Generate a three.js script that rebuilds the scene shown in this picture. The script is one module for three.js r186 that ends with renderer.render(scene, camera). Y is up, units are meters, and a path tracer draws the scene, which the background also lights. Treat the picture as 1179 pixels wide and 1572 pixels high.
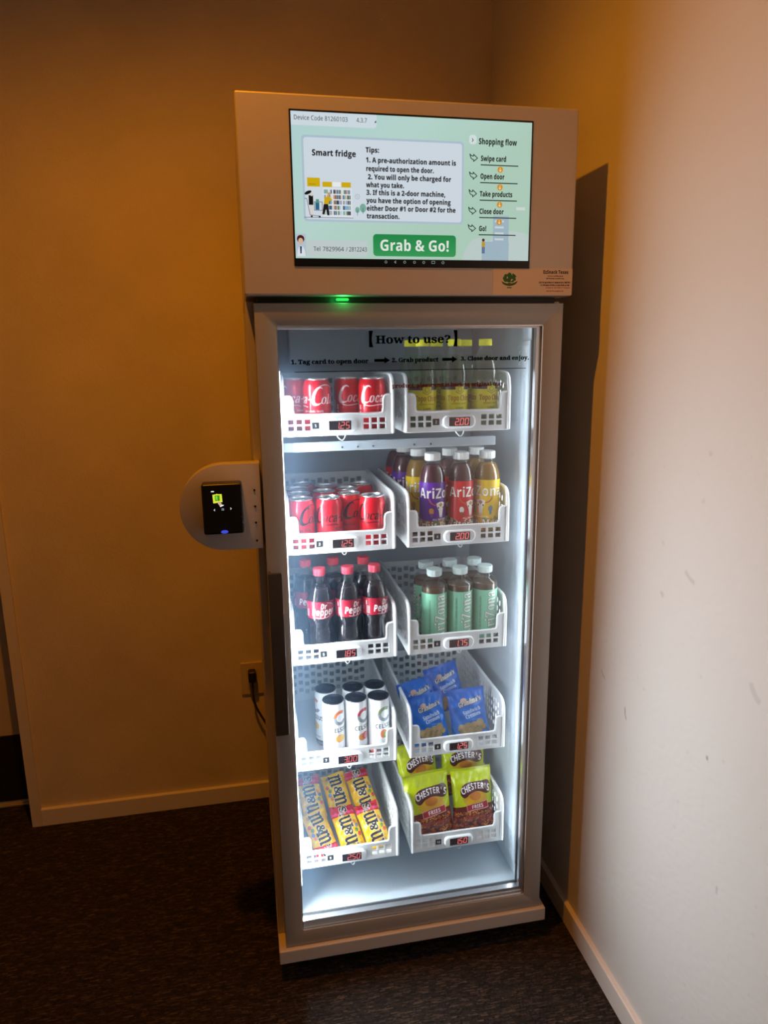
import * as THREE from 'three';
import { RoundedBoxGeometry } from 'three/addons/geometries/RoundedBoxGeometry.js';
import { mergeGeometries, mergeVertices, toCreasedNormals } from 'three/addons/utils/BufferGeometryUtils.js';
import { RectAreaLightUniformsLib } from 'three/addons/lights/RectAreaLightUniformsLib.js';

// ------------------------------------------------------------------ camera, light, exposure
RectAreaLightUniformsLib.init();
const scene = new THREE.Scene();
scene.background = new THREE.Color(0x000000);
const camera = new THREE.PerspectiveCamera((2 * Math.atan(786 / 1089.1) * 180) / Math.PI, 1179 / 1572, 0.05, 30);
camera.position.set(-0.0283, 1.5433, 1.5155);
camera.rotation.order = 'YXZ';
camera.rotation.set(-0.2189, -0.1926, -0.0132);
const renderer = new THREE.WebGLRenderer({ antialias: true });
renderer.toneMapping = THREE.LinearToneMapping;
renderer.toneMappingExposure = 1;
renderer.shadowMap.enabled = true;

const AMBER = new THREE.Color().setRGB(1, 0.31, 0);     // the amber downlight over the fridge
const AMBER_POWER = 6.4;
const LAMP_POS = [-0.24, 2.96, 0.36];
const UNSEEN_LAMP = new THREE.Color().setRGB(1, 0.5, 0.27);        // unseen weaker warm lamp behind the camera, placed to light the header front
const UNSEEN_LAMP_POWER = 0.22;
const UNSEEN_LAMP_POS = [0.1, 2.96, 2.3];
const LED = new THREE.Color().setRGB(0.88, 0.96, 1.0);       // cold strips in the fridge
const LED_LEFT = 182, UNSEEN_LED_RIGHT = 11;
const SCREEN_POWER = 0.55;

// ------------------------------------------------------------------ helpers
const used = new Map();
function numbered(name) {
  const n = used.get(name) ?? 0; used.set(name, n + 1);
  return n ? `${name}_${String(n).padStart(3, '0')}` : name;
}
function rng(seed) { let s = seed >>> 0; return () => { s = (s + 0x6d2b79f5) | 0; let t = Math.imul(s ^ (s >>> 15), 1 | s); t = (t + Math.imul(t ^ (t >>> 7), 61 | t)) ^ t; return ((t ^ (t >>> 14)) >>> 0) / 4294967296; }; }
function tag(o, label, category, group) { o.userData.label = label; o.userData.category = category; if (group) o.userData.group = group; return o; }
function thing(name, label, category, group) {
  const o = new THREE.Group(); o.name = numbered(name); scene.add(o); return tag(o, label, category, group);
}
function part(name, geometry, mat, parent, pos, rot) {
  const m = new THREE.Mesh(geometry, mat); m.name = name; m.castShadow = m.receiveShadow = true;
  if (pos) m.position.set(...pos); if (rot) m.rotation.set(...rot);
  parent.add(m); return m;
}
function group(name, parent, pos) { const g = new THREE.Group(); g.name = name; if (pos) g.position.set(...pos); parent.add(g); return g; }
function structure(name, geometry, mat, pos) {
  const m = new THREE.Mesh(geometry, mat); m.name = name; m.userData.kind = 'structure'; m.castShadow = m.receiveShadow = true;
  if (pos) m.position.set(...pos); scene.add(m); return m;
}
const std = (o) => new THREE.MeshStandardMaterial(o);
const phys = (o) => new THREE.MeshPhysicalMaterial(o);
const lin = (r, g, b) => new THREE.Color().setRGB(r, g, b);
const rbox = (w, h, d, r = 0.003, s = 2) => new RoundedBoxGeometry(w, h, d, s, Math.min(r, w / 2.01, h / 2.01, d / 2.01));
const box3 = (x0, x1, y0, y1, z0, z1, r) => {
  const g = r ? rbox(x1 - x0, y1 - y0, z1 - z0, r) : new THREE.BoxGeometry(x1 - x0, y1 - y0, z1 - z0);
  return g.translate((x0 + x1) / 2, (y0 + y1) / 2, (z0 + z1) / 2);
};
function join(list) {
  const gs = list.map((g) => (g.index ? g.toNonIndexed() : g));
  for (const g of gs) for (const k of Object.keys(g.attributes)) if (!['position', 'normal', 'uv'].includes(k)) g.deleteAttribute(k);
  return mergeGeometries(gs);
}
function uvMetres(g, scale = 1) {          // box-projected uv in metres
  const p = g.attributes.position, n = g.attributes.normal, uv = new Float32Array(p.count * 2);
  for (let i = 0; i < p.count; i++) {
    const ax = Math.abs(n.getX(i)), ay = Math.abs(n.getY(i)), az = Math.abs(n.getZ(i));
    const [a, b] = ay >= ax && ay >= az ? [p.getX(i), p.getZ(i)] : ax >= az ? [p.getZ(i), p.getY(i)] : [p.getX(i), p.getY(i)];
    uv[2 * i] = a * scale; uv[2 * i + 1] = b * scale;
  }
  g.setAttribute('uv', new THREE.BufferAttribute(uv, 2)); return g;
}
function canvas(w, h, draw) {
  const c = document.createElement('canvas'); c.width = w; c.height = h;
  draw(c.getContext('2d'), w, h); return c;
}
function tex(c, srgb = true, repeat) {
  const t = new THREE.CanvasTexture(c); if (srgb) t.colorSpace = THREE.SRGBColorSpace;
  t.magFilter = THREE.LinearFilter;
  if (repeat) { t.wrapS = t.wrapT = THREE.RepeatWrapping; t.repeat.set(...repeat); }
  return t;
}
function noiseTexture(n, octaves, seed, lo = 0, hi = 1, stretch = 1) {   // tiling value noise
  const r = rng(seed), data = new Float32Array(n * n);
  for (const [cells, amp] of octaves) {
    const cx = cells, cy = Math.max(2, Math.round(cells * stretch)), grid = Array.from({ length: cx * cy }, () => r());
    for (let y = 0; y < n; y++) for (let x = 0; x < n; x++) {
      const fx = (x / n) * cx, fy = (y / n) * cy, ix = fx | 0, iy = fy | 0, u = fx - ix, v = fy - iy, s = u * u * (3 - 2 * u), t = v * v * (3 - 2 * v);
      const a = grid[iy * cx + ix], b = grid[iy * cx + ((ix + 1) % cx)], c = grid[((iy + 1) % cy) * cx + ix], d = grid[((iy + 1) % cy) * cx + ((ix + 1) % cx)];
      data[y * n + x] += amp * ((a + (b - a) * s) * (1 - t) + (c + (d - c) * s) * t);
    }
  }
  const sum = octaves.reduce((q, o) => q + o[1], 0), out = new Uint8Array(n * n * 4);
  for (let i = 0; i < n * n; i++) { const v = Math.max(0, Math.min(255, 255 * (lo + (hi - lo) * (data[i] / sum)))); out[4 * i] = out[4 * i + 1] = out[4 * i + 2] = v; out[4 * i + 3] = 255; }
  const t = new THREE.DataTexture(out, n, n); t.magFilter = THREE.LinearFilter; t.wrapS = t.wrapT = THREE.RepeatWrapping; t.needsUpdate = true; return t;
}

// ------------------------------------------------------------------ the room
const WX = 0.7784, WZ = -0.7972, CEIL = 3.0, XL = -2.6, ZF = 3.4;
const peel = noiseTexture(512, [[120, 1], [60, 0.6], [16, 0.4]], 11);
const wallMap = (() => { const t = noiseTexture(512, [[5, 1], [13, 0.7], [60, 0.25]], 5, 0.93, 1.02); t.colorSpace = THREE.SRGBColorSpace; return t; })();
const wallPaint = std({ color: lin(0.76, 0.66, 0.5), map: wallMap, roughness: 0.72, bumpMap: peel, bumpScale: 0.0006 });
// the right wall carries a few scuffs; its map covers the wall once
const scuffMap = tex(canvas(1536, 1024, (c, w, h) => {
  c.fillStyle = '#fff'; c.fillRect(0, 0, w, h);
  const X = (z) => ((ZF - z) / (ZF + 1)) * w, Y = (y) => h - (y / CEIL) * h, r = rng(77);
  const mark = (z, y, dz, dy, a, lw) => { c.strokeStyle = `rgba(70,66,62,${a})`; c.lineWidth = lw; c.beginPath(); c.moveTo(X(z), Y(y)); c.quadraticCurveTo(X(z + dz * 0.4) + 1, Y(y + dy * 0.7), X(z + dz), Y(y + dy)); c.stroke(); };
  mark(0.07, 0.8, 0.02, -0.016, 0.5, 0.7); mark(0.183, 0.76, 0.008, -0.026, 0.6, 0.9); mark(0.47, 0.81, 0.002, -0.008, 0.7, 1);
  mark(0.36, 1.135, 0.03, -0.016, 0.1, 3); mark(0.288, 1.07, 0.008, -0.008, 0.12, 3); mark(0.56, 1.0, 0.025, -0.025, 0.08, 4); mark(0.53, 0.58, 0.001, -0.015, 0.15, 2);
  for (let i = 0; i < 60; i++) { c.fillStyle = `rgba(90,86,80,${0.03 + r() * 0.06})`; c.beginPath(); c.ellipse(X(-0.1 + r() * 1.2), Y(0.2 + r() * 1.2), 0.5 + r() * 1.3, 0.5 + r() * 1.6, r() * 3, 0, 7); c.fill(); }
}));
const rightPaint = std({ color: lin(0.7, 0.68, 0.655), map: scuffMap, roughness: 0.7, bumpMap: peel, bumpScale: 0.0006 });
peel.repeat.set(3, 3); wallMap.repeat.set(0.8, 0.8);

const carpetMap = tex(canvas(1024, 1024, (c, w, h) => {
  const r = rng(3); c.fillStyle = '#3a2f28'; c.fillRect(0, 0, w, h);
  const cols = ['#231b17', '#4a3d33', '#2b211d', '#5a4c40', '#1b1512', '#40332b', '#7a6857', '#94806c'];
  for (let i = 0; i < 26000; i++) {
    c.strokeStyle = cols[(r() * cols.length) | 0]; c.globalAlpha = 0.4 + r() * 0.55; c.lineWidth = 2 + r() * 3.5;
    const x = r() * w, y = r() * h, L = 6 + r() * 26; for (const ox of [0, -w, w]) { c.beginPath(); c.moveTo(x + ox, y); c.lineTo(x + ox + L, y + r() * 2 - 1); c.stroke(); }
  }
  for (let i = 0; i < 90; i++) { c.globalAlpha = 0.12; c.fillStyle = r() > 0.5 ? '#0d0a08' : '#7a6654'; c.beginPath(); c.ellipse(r() * w, r() * h, 20 + r() * 80, 6 + r() * 14, 0, 0, 7); c.fill(); }
}), true, [1.25, 1.25]);
const carpetBump = noiseTexture(512, [[170, 1], [90, 0.6], [20, 0.3]], 8, 0, 1, 0.5); carpetBump.repeat.set(1.6, 1.6);
const carpet = std({ color: lin(0.31, 0.28, 0.26), map: carpetMap, roughness: 1, bumpMap: carpetBump, bumpScale: 0.006 });
structure('floor', uvMetres(box3(XL, WX + 0.15, -0.12, 0, -1.6, ZF)), carpet);
structure('ceiling', uvMetres(box3(XL, WX + 0.15, CEIL, CEIL + 0.12, -1.6, ZF)), wallPaint);
{ // back wall with a door opening at its left
  const s = new THREE.Shape(); s.moveTo(XL, 0); s.lineTo(-1.74, 0); s.lineTo(-1.74, 2.12); s.lineTo(-0.79, 2.12); s.lineTo(-0.79, 0); s.lineTo(WX + 0.15, 0); s.lineTo(WX + 0.15, CEIL); s.lineTo(XL, CEIL); s.closePath();
  structure('wall_back', uvMetres(new THREE.ExtrudeGeometry(s, { depth: 0.2, bevelEnabled: false })), wallPaint, [0, 0, WZ - 0.2]);
}
{
  const g = box3(WX, WX + 0.15, 0, CEIL, WZ, ZF), p = g.attributes.position, uv = g.attributes.uv;
  for (let i = 0; i < p.count; i++) uv.setXY(i, (ZF - p.getZ(i)) / (ZF + 1), p.getY(i) / CEIL);
  structure('wall_right', g, rightPaint);
}
structure('wall_left', uvMetres(box3(XL - 0.15, XL, 0, CEIL, -1.6, ZF)), wallPaint);
structure('wall_front', uvMetres(box3(XL - 0.15, WX + 0.15, 0, CEIL, ZF, ZF + 0.15)), wallPaint);
const trimPaint = std({ color: lin(0.78, 0.73, 0.68), roughness: 0.45 });
function skirting(len) {                      // a flat skirting with an eased top, along +x
  const s = new THREE.Shape(); s.moveTo(0, 0); s.lineTo(0.013, 0); s.lineTo(0.013, 0.0575); s.quadraticCurveTo(0.013, 0.0607, 0.0095, 0.0607); s.lineTo(0, 0.0607); s.closePath();
  return new THREE.ExtrudeGeometry(s, { depth: len, bevelEnabled: false });
}
{
  const b = structure('baseboard_back', skirting(WX + 0.77), trimPaint, [WX, 0, WZ]); b.rotation.y = -Math.PI / 2;
  const r = structure('baseboard_right', skirting(ZF - WZ - 0.013), trimPaint, [WX, 0, ZF]); r.rotation.y = Math.PI;
}
{ // the door in its metal frame at the left edge of the picture
  const d = new THREE.Group(); d.name = 'door_1'; d.userData.kind = 'structure'; scene.add(d);
  const leafPaint = std({ color: lin(0.6, 0.52, 0.44), map: wallMap, roughness: 0.5 });
  part('leaf', box3(-1.735, -0.795, 0.008, 2.1, -0.975, -0.93, 0.002), leafPaint, d);
  part('kick_plate', box3(-1.72, -0.808, 0.02, 0.271, -0.93, -0.9265, 0.001), std({ color: lin(0.02, 0.016, 0.014), roughness: 0.5, metalness: 0.3 }), d);
  part('frame', join([box3(-0.802, -0.771, 0, 2.12, WZ - 0.19, WZ + 0.013), box3(-1.765, -1.734, 0, 2.12, WZ - 0.19, WZ + 0.013), box3(-1.765, -0.771, 2.1, 2.14, WZ - 0.19, WZ + 0.013)]), std({ color: lin(0.72, 0.66, 0.6), roughness: 0.45 }), d);
  part('threshold', box3(-1.734, -0.802, 0, 0.009, -0.97, -0.918, 0.003), std({ color: lin(0.55, 0.5, 0.45), roughness: 0.4, metalness: 0.6 }), d);
}

// ------------------------------------------------------------------ ceiling lamps, both out of view
function downlight(label, pos, colour, power, angle, penumbra) {
  const t = thing('unseen_downlight', label, 'ceiling lamp'); t.position.set(pos[0], CEIL, pos[2]);
  const ring = new THREE.LatheGeometry([[0.048, -0.002], [0.066, -0.002], [0.068, -0.005], [0.06, -0.009], [0.05, -0.006], [0.048, -0.002]].map(([x, y]) => new THREE.Vector2(x, y)), 40);
  part('trim_ring', ring, std({ color: 0xe8e4dc, roughness: 0.4, side: THREE.DoubleSide }), t);
  part('diffuser', new THREE.CylinderGeometry(0.047, 0.047, 0.006, 40).translate(0, -0.004, 0), std({ color: 0x222222, emissive: colour, emissiveIntensity: 3 }), t);
  const s = new THREE.SpotLight(colour, power, 0, angle, penumbra, 2); s.position.set(0, -0.035, 0); s.target.position.set(0, -1, 0);
  s.castShadow = true; s.shadow.radius = 1.2; s.shadow.mapSize.set(2048, 2048); t.add(s, s.target);
}
downlight('round amber ceiling downlight over the front edge of the fridge', LAMP_POS, AMBER, AMBER_POWER, 1.24, 1);
downlight('round unseen warm ceiling downlight, out of view, lighting the fridge header', UNSEEN_LAMP_POS, UNSEEN_LAMP, UNSEEN_LAMP_POWER, 1.5, 1);

// ------------------------------------------------------------------ print for the fridge
const F = { sans: 'sans-serif', serif: 'serif' };
function text(c, s, x, y, size, o = {}) {
  c.save(); c.font = `${o.bold ? 'bold ' : ''}${size}px ${o.font ?? F.sans}`; c.fillStyle = o.fill ?? '#111'; c.textAlign = o.align ?? 'left'; c.textBaseline = o.base ?? 'alphabetic';
  c.translate(x, y); if (o.rot) c.rotate(o.rot);
  const w = c.measureText(s).width, k = o.width ? o.width / w : 1;
  c.transform(k * (o.sx ?? 1), 0, o.skew ?? 0, 1, 0, 0);
  if (o.stroke) { c.lineJoin = 'round'; c.strokeStyle = o.stroke; c.lineWidth = o.lw ?? 4; c.strokeText(s, 0, 0); }
  c.fillText(s, 0, 0); c.restore();
}
function rr(c, x, y, w, h, r, fill) { c.fillStyle = fill; c.beginPath(); c.roundRect(x, y, w, h, r); c.fill(); }
const screenCanvas = canvas(2000, 1142, (c) => {
  c.scale(2, 2);
  const bg = c.createLinearGradient(0, 0, 500, 548); bg.addColorStop(0, '#bfe4e4'); bg.addColorStop(0.5, '#c4e6dd'); bg.addColorStop(1, '#b9dcc8'); c.fillStyle = bg; c.fillRect(0, 0, 1000, 571);
  rr(c, -20, -10, 362, 60, 16, '#dfecf5');
  text(c, 'Device Code 81260103', 11, 31, 23, { width: 215, fill: '#222' }); text(c, '4.3.7', 260, 31, 23, { width: 43, fill: '#222' }); c.fillStyle = '#333'; c.beginPath(); c.moveTo(332, 29); c.lineTo(340, 29); c.lineTo(340, 20); c.fill();
  rr(c, 38, 84, 668, 320, 14, '#b9cfdf'); rr(c, 46, 92, 652, 304, 12, '#dfeaf4');
  text(c, 'Smart fridge', 78, 158, 30, { bold: true, stroke: '#10171a', lw: 0.9, width: 178 });
  const tips = [['Tips:', 139, 295, 56], ['1. A pre-authorization amount is', 176, 295, 378], ['required to open the door.', 208, 295, 284], ['2. You will only be charged for', 239, 302, 350], ['what you take.', 269, 295, 158], ['3. If this is a 2-door machine,', 298, 295, 334], ['you have the option of opening', 328, 295, 356], ['either Door #1 or Door #2 for the', 358, 295, 378], ['transaction.', 388, 295, 138]];
  for (const [s, y, x, w] of tips) text(c, s, x, y, 26, { bold: true, stroke: '#10171a', lw: 0.9, width: w });
  // the little picture: sign boards, coolers, a shopper with a cart, a shopper reaching in, two trees
  c.fillStyle = '#dfb814'; c.fillRect(56, 240, 51, 33); c.fillRect(117, 254, 38, 19); c.fillRect(194, 254, 38, 19);
  c.fillStyle = '#fff'; c.fillRect(158, 254, 33, 17); c.fillStyle = '#b9900c'; c.fillRect(62, 263, 28, 3);
  c.fillStyle = '#eef4f8'; c.fillRect(118, 276, 118, 110);
  const r = rng(9), pal = ['#2f5d86', '#7fb2d8', '#a8cbe6', '#5b6f80', '#39485a', '#c98f6a', '#e6ebee', '#88b06a', '#1f2c3b'];
  for (const x0 of [122, 160, 198]) for (let row = 0; row < 5; row++) for (let i = 0; i < 8; i++) { c.fillStyle = pal[(r() * pal.length) | 0]; c.fillRect(x0 + i * 4, 283 + row * 20, 3.6, 15); }
  c.fillStyle = '#20303c'; c.fillRect(40, 388, 200, 1.5);
  c.fillStyle = '#141414'; c.beginPath(); c.ellipse(58, 296, 15, 6, -0.4, 0, 7); c.fill(); c.fillRect(60, 306, 18, 36); c.fillStyle = '#eddccb'; c.fillRect(64, 342, 4, 38); c.fillRect(71, 342, 4, 38); c.beginPath(); c.arc(72, 303, 6, 0, 7); c.fill();
  c.strokeStyle = '#222'; c.lineWidth = 1.6; c.strokeRect(82, 330, 32, 32); c.beginPath(); c.moveTo(44, 318); c.lineTo(52, 318); c.lineTo(64, 380); c.lineTo(106, 384); c.stroke();
  c.fillStyle = '#2f6f8f'; c.fillRect(86, 332, 16, 28); c.fillStyle = '#58a08c'; c.fillRect(89, 320, 12, 14); c.fillStyle = '#222'; for (const x of [70, 102]) { c.beginPath(); c.arc(x, 386, 4, 0, 7); c.fill(); }
  c.fillStyle = '#e0b41a'; c.beginPath(); c.moveTo(120, 336); c.lineTo(124, 314); c.lineTo(142, 306); c.lineTo(156, 322); c.lineTo(142, 326); c.lineTo(138, 338); c.fill();
  c.fillStyle = '#1c1c1c'; c.beginPath(); c.moveTo(120, 338); c.lineTo(138, 338); c.lineTo(142, 380); c.lineTo(134, 380); c.lineTo(129, 356); c.lineTo(120, 378); c.lineTo(113, 376); c.fill(); c.fillStyle = '#d9a074'; c.beginPath(); c.arc(143, 299, 6, 0, 7); c.fill();
  c.strokeStyle = '#9db4c4'; c.beginPath(); c.arc(258, 306, 9, 0, 7); c.stroke(); c.beginPath(); c.moveTo(254, 302); c.lineTo(262, 310); c.stroke();
  for (const [x, y, s] of [[257, 366, 9], [280, 362, 13]]) { c.fillStyle = '#83b9aa'; c.beginPath(); c.ellipse(x, y - s, s, s * 1.3, 0, 0, 7); c.fill(); c.fillStyle = '#3d5a54'; c.fillRect(x - 0.7, y - s, 1.5, 22); }
  // call box
  rr(c, 46, 476, 250, 62, 12, '#cfdcdc'); rr(c, 2, 452, 42, 86, 6, '#c2d2e0');
  c.fillStyle = '#4a1e14'; c.beginPath(); c.arc(22, 472, 15, 0, 7); c.fill(); c.fillStyle = '#e7bfa2'; c.beginPath(); c.ellipse(22, 480, 10, 12, 0, 0, 7); c.fill(); c.fillStyle = '#eef2f6'; c.beginPath(); c.moveTo(6, 538); c.quadraticCurveTo(8, 500, 22, 498); c.quadraticCurveTo(38, 500, 40, 538); c.fill(); c.fillStyle = '#27476b'; c.beginPath(); c.moveTo(18, 500); c.lineTo(26, 500); c.lineTo(24, 528); c.lineTo(19, 528); c.fill();
  text(c, 'Tel', 73, 518, 24, { fill: '#222', width: 29 }); text(c, '7829964', 110, 518, 24, { fill: '#222', width: 88 }); text(c, '/ 2812243', 206, 518, 24, { fill: '#222', width: 88 });
  const gb = c.createLinearGradient(0, 448, 0, 532); gb.addColorStop(0, '#23914f'); gb.addColorStop(1, '#3aa45e'); rr(c, 320, 448, 355, 86, 14, gb);
  text(c, 'Grab & Go!', 347, 512, 60, { bold: true, fill: '#f4faf2', width: 300 });
  // pale town and people at the lower right
  c.fillStyle = '#c9dcd8'; c.beginPath(); c.moveTo(700, 548); c.quadraticCurveTo(740, 420, 820, 470); c.quadraticCurveTo(880, 400, 1000, 440); c.lineTo(1000, 548); c.fill();
  c.fillStyle = '#a9c3d1'; c.fillRect(838, 366, 70, 110); c.fillRect(790, 470, 120, 78); c.fillStyle = '#d7e5ea'; for (let i = 0; i < 4; i++) c.fillRect(846, 384 + i * 24, 40, 8); c.fillStyle = '#dde8e6'; c.fillRect(940, 330, 40, 12);
  c.fillStyle = '#c9a23c'; c.fillRect(789, 470, 14, 22); c.fillStyle = '#3e5a8e'; c.fillRect(790, 492, 5, 26); c.fillRect(797, 492, 5, 26); c.fillStyle = '#3a2c22'; c.beginPath(); c.arc(796, 464, 6, 0, 7); c.fill();
  rr(c, 728, 56, 32, 36, 12, '#e3f1f1'); text(c, '›', 738, 86, 36, { fill: '#222' });
  text(c, 'Shopping flow', 769, 90, 30, { bold: true, stroke: '#10171a', lw: 0.9, width: 166, fill: '#152221' });
  const flow = [['Swipe card', 112], ['Open door', 106], ['Take products', 144], ['Close door', 108], ['Go!', 34]];
  flow.forEach(([s, w], i) => {
    const y = 154 + i * 68.5, x = 779 - i;
    text(c, s, x, y, 28, { bold: true, stroke: '#10171a', lw: 0.9, width: w, fill: '#0c1615' }); c.fillStyle = '#15302c'; c.fillRect(x, y + 13, 165, 4);
    c.strokeStyle = '#15302c'; c.lineWidth = 3.2; c.lineJoin = 'round'; const ax = x - 47, ay = y - 12; c.beginPath(); c.moveTo(ax, ay - 14); c.quadraticCurveTo(ax + 4, ay - 4, ax + 16, ay - 6); c.lineTo(ax + 16, ay - 12); c.lineTo(ax + 33, ay + 2); c.lineTo(ax + 16, ay + 15); c.lineTo(ax + 16, ay + 8); c.quadraticCurveTo(ax + 2, ay + 8, ax, ay - 14); c.stroke();
    if (i < 4) { c.fillStyle = '#e39a1e'; c.beginPath(); c.arc(865, y + 31, 12, 0, 7); c.fill(); c.strokeStyle = '#fff3d8'; c.lineWidth = 2.6; c.beginPath(); c.moveTo(865, y + 23); c.lineTo(865, y + 38); c.moveTo(860, y + 33); c.lineTo(865, y + 38); c.lineTo(870, y + 33); c.stroke(); }
  });
  c.fillStyle = '#050404'; c.fillRect(0, 546, 1000, 26);
  c.strokeStyle = '#9aa'; c.lineWidth = 1.8;
  [373, 412, 453, 495, 535, 577, 619].forEach((x, i) => { c.beginPath(); if (i === 1) { c.moveTo(x + 3, 552); c.lineTo(x - 3, 557); c.lineTo(x + 3, 562); c.closePath(); } else if (i === 5) c.rect(x - 7, 552, 13, 9); else if (i === 6) { c.arc(x, 557, 5, -1, 4.1); c.moveTo(x, 550); c.lineTo(x, 556); } else c.arc(x, 557, 4.5, 0, 7); c.stroke(); });
});

// ------------------------------------------------------------------ the fridge
const silver = phys({ color: lin(0.60, 0.56, 0.53), roughness: 0.42, metalness: 0.25, bumpMap: peel, bumpScale: 0.00012 });
const doorMetal = phys({ color: lin(0.44, 0.425, 0.4), roughness: 0.42, metalness: 0.3, bumpMap: peel, bumpScale: 0.00012 });
const liner = std({ color: lin(0.44, 0.52, 0.59), roughness: 0.55 });
const darkPlastic = std({ color: lin(0.012, 0.011, 0.011), roughness: 0.35 });
const chrome = std({ color: lin(0.86, 0.88, 0.9), metalness: 1, roughness: 0.16 });
const fridge = thing('smart_fridge', 'tall silver glass door vending fridge with a bright touch screen on top', 'fridge');
// the cabinet: five insulated walls around the cavity
const CX0 = 0.04, CX1 = 0.63, CY0 = 0.148, CY1 = 1.625, CZB = -0.5, CZF = -0.05;
part('cabinet', join([box3(-0.0125, 0.6892, 0.0977, 1.655, -0.66, CZB - 0.004, 0.006), box3(-0.0125, CX0 - 0.004, 0.0977, 1.655, -0.655, CZF, 0.003), box3(CX1 + 0.004, 0.6892, 0.0977, 1.655, -0.655, CZF, 0.003), box3(0.002, 0.678, CY1 + 0.004, 1.655, -0.655, CZF, 0.003), box3(0.002, 0.678, 0.0977, CY0 - 0.004, -0.655, CZF, 0.003)]), silver, fridge);
part('inner_liner', join([box3(CX0 - 0.004, CX1 + 0.004, CY0 - 0.004, CY0, CZB, CZF), box3(CX0 - 0.004, CX1 + 0.004, CY1, CY1 + 0.004, CZB, CZF), box3(CX0 - 0.004, CX0, CY0, CY1, CZB, CZF), box3(CX1, CX1 + 0.004, CY0, CY1, CZB, CZF), box3(CX0 - 0.004, CX1 + 0.004, CY0 - 0.004, CY1 + 0.004, CZB - 0.004, CZB)]), liner, fridge);
part('air_duct_cover', join([box3(0.1, 0.57, 1.52, CY1, CZB, CZB + 0.05, 0.006)]), liner, fridge);
part('header_box', box3(-0.0129, 0.6897, 1.6618, 2.0344, -0.66, 0.0098, 0.004), silver, fridge);
part('gap_filler', box3(0.012, 0.668, 1.65, 1.664, -0.64, -0.03), darkPlastic, fridge);
part('plinth', box3(-0.0136, 0.6895, 0.06, 0.0977, -0.66, 0.0098, 0.003), std({ color: lin(0.66, 0.6, 0.56), roughness: 0.5, bumpMap: peel, bumpScale: 0.0001 }), fridge);
for (const [x, z] of [[0.07, -0.05], [0.6, -0.05], [0.07, -0.6], [0.6, -0.6]]) {
  const c = group('caster', fridge, [x, 0, z]);
  part('wheel', new THREE.CylinderGeometry(0.023, 0.023, 0.02, 28).rotateZ(Math.PI / 2).translate(0, 0.023, 0), darkPlastic, c);
  part('fork', join([box3(-0.017, -0.012, 0.018, 0.056, -0.012, 0.012), box3(0.012, 0.017, 0.018, 0.056, -0.012, 0.012), new THREE.CylinderGeometry(0.028, 0.028, 0.006, 32).translate(0, 0.056, 0)]), chrome, c);
}
// screen
const sc = group('display_screen', fridge);
part('bezel', box3(0.0885, 0.589, 1.718, 2.0065, 0.004, 0.0112, 0.0008), std({ color: lin(0.006, 0.006, 0.006), roughness: 0.15 }), sc);
{
  const t = tex(screenCanvas); t.anisotropy = 8;
  part('panel', new THREE.PlaneGeometry(0.4935, 0.2815).translate(0.33865, 1.86195, 0.0116), std({ color: 0x050505, roughness: 0.2, emissive: 0xffffff, emissiveMap: t, emissiveIntensity: 0.8 }), sc);
  const l = new THREE.RectAreaLight(lin(0.8, 1, 0.96), SCREEN_POWER, 0.49, 0.27); l.position.set(0.3387, 1.864, 0.014); l.lookAt(0.3387, 1.864, 1); fridge.add(l);
}
part('notice_sticker', new THREE.PlaneGeometry(0.181, 0.0545).translate(0.5985, 1.6915, 0.0103), std({ roughness: 0.5, map: tex(canvas(1024, 308, (c, w, h) => {
  c.fillStyle = '#e3cdb4'; c.fillRect(0, 0, w, h);
  c.fillStyle = '#2f6d26'; const r = rng(4);
  for (let i = 0; i < 80; i++) { const a = r() * 6.28, q = Math.sqrt(r()); c.beginPath(); c.arc(210 + Math.cos(a) * q * 78, 112 + Math.sin(a) * q * 50, 12, 0, 7); c.fill(); }
  c.fillStyle = '#3c5a1e'; c.beginPath(); c.moveTo(196, 130); c.lineTo(224, 130); c.lineTo(232, 200); c.lineTo(188, 200); c.fill(); c.beginPath(); c.moveTo(110, 150); c.quadraticCurveTo(210, 210, 315, 145); c.quadraticCurveTo(300, 200, 210, 206); c.quadraticCurveTo(120, 200, 110, 150); c.fill(); c.fillStyle = '#d9e0b0'; c.fillRect(150, 164, 120, 6); c.fillStyle = '#5c7a36'; c.fillRect(180, 218, 60, 14);
  text(c, 'EzSnack Texas', 640, 60, 56, { bold: true, width: 330, fill: '#1c0e08', stroke: '#1c0e08', lw: 2 });
  const scribble = (x, y, L, hh, col) => { c.fillStyle = col; let p = x; while (p < x + L) { const q = 5 + r() * 16; c.globalAlpha = 0.55 + r() * 0.4; c.fillRect(p, y + r() * 3, q, hh); p += q + 3 + r() * 5; } c.globalAlpha = 1; };   // lines too small to read
  scribble(700, 80, 200, 13, '#4a2c1c'); scribble(685, 108, 230, 13, '#4a2c1c'); scribble(590, 152, 410, 19, '#3a1d12'); scribble(610, 184, 370, 18, '#3a1d12'); scribble(680, 216, 320, 13, '#a2542c'); scribble(690, 254, 220, 16, '#a2542c');
})) }), fridge);
part('status_light', join([new THREE.CapsuleGeometry(0.0028, 0.022, 6, 14).rotateZ(Math.PI / 2).translate(0.187, 1.6555, -0.012)]), std({ color: 0x0a2a10, emissive: lin(0.03, 0.8, 0.1), emissiveIntensity: 1 }), fridge);
{ const l = new THREE.PointLight(lin(0.05, 1, 0.15), 0.012); l.position.set(0.187, 1.656, -0.003); fridge.add(l); }
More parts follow.
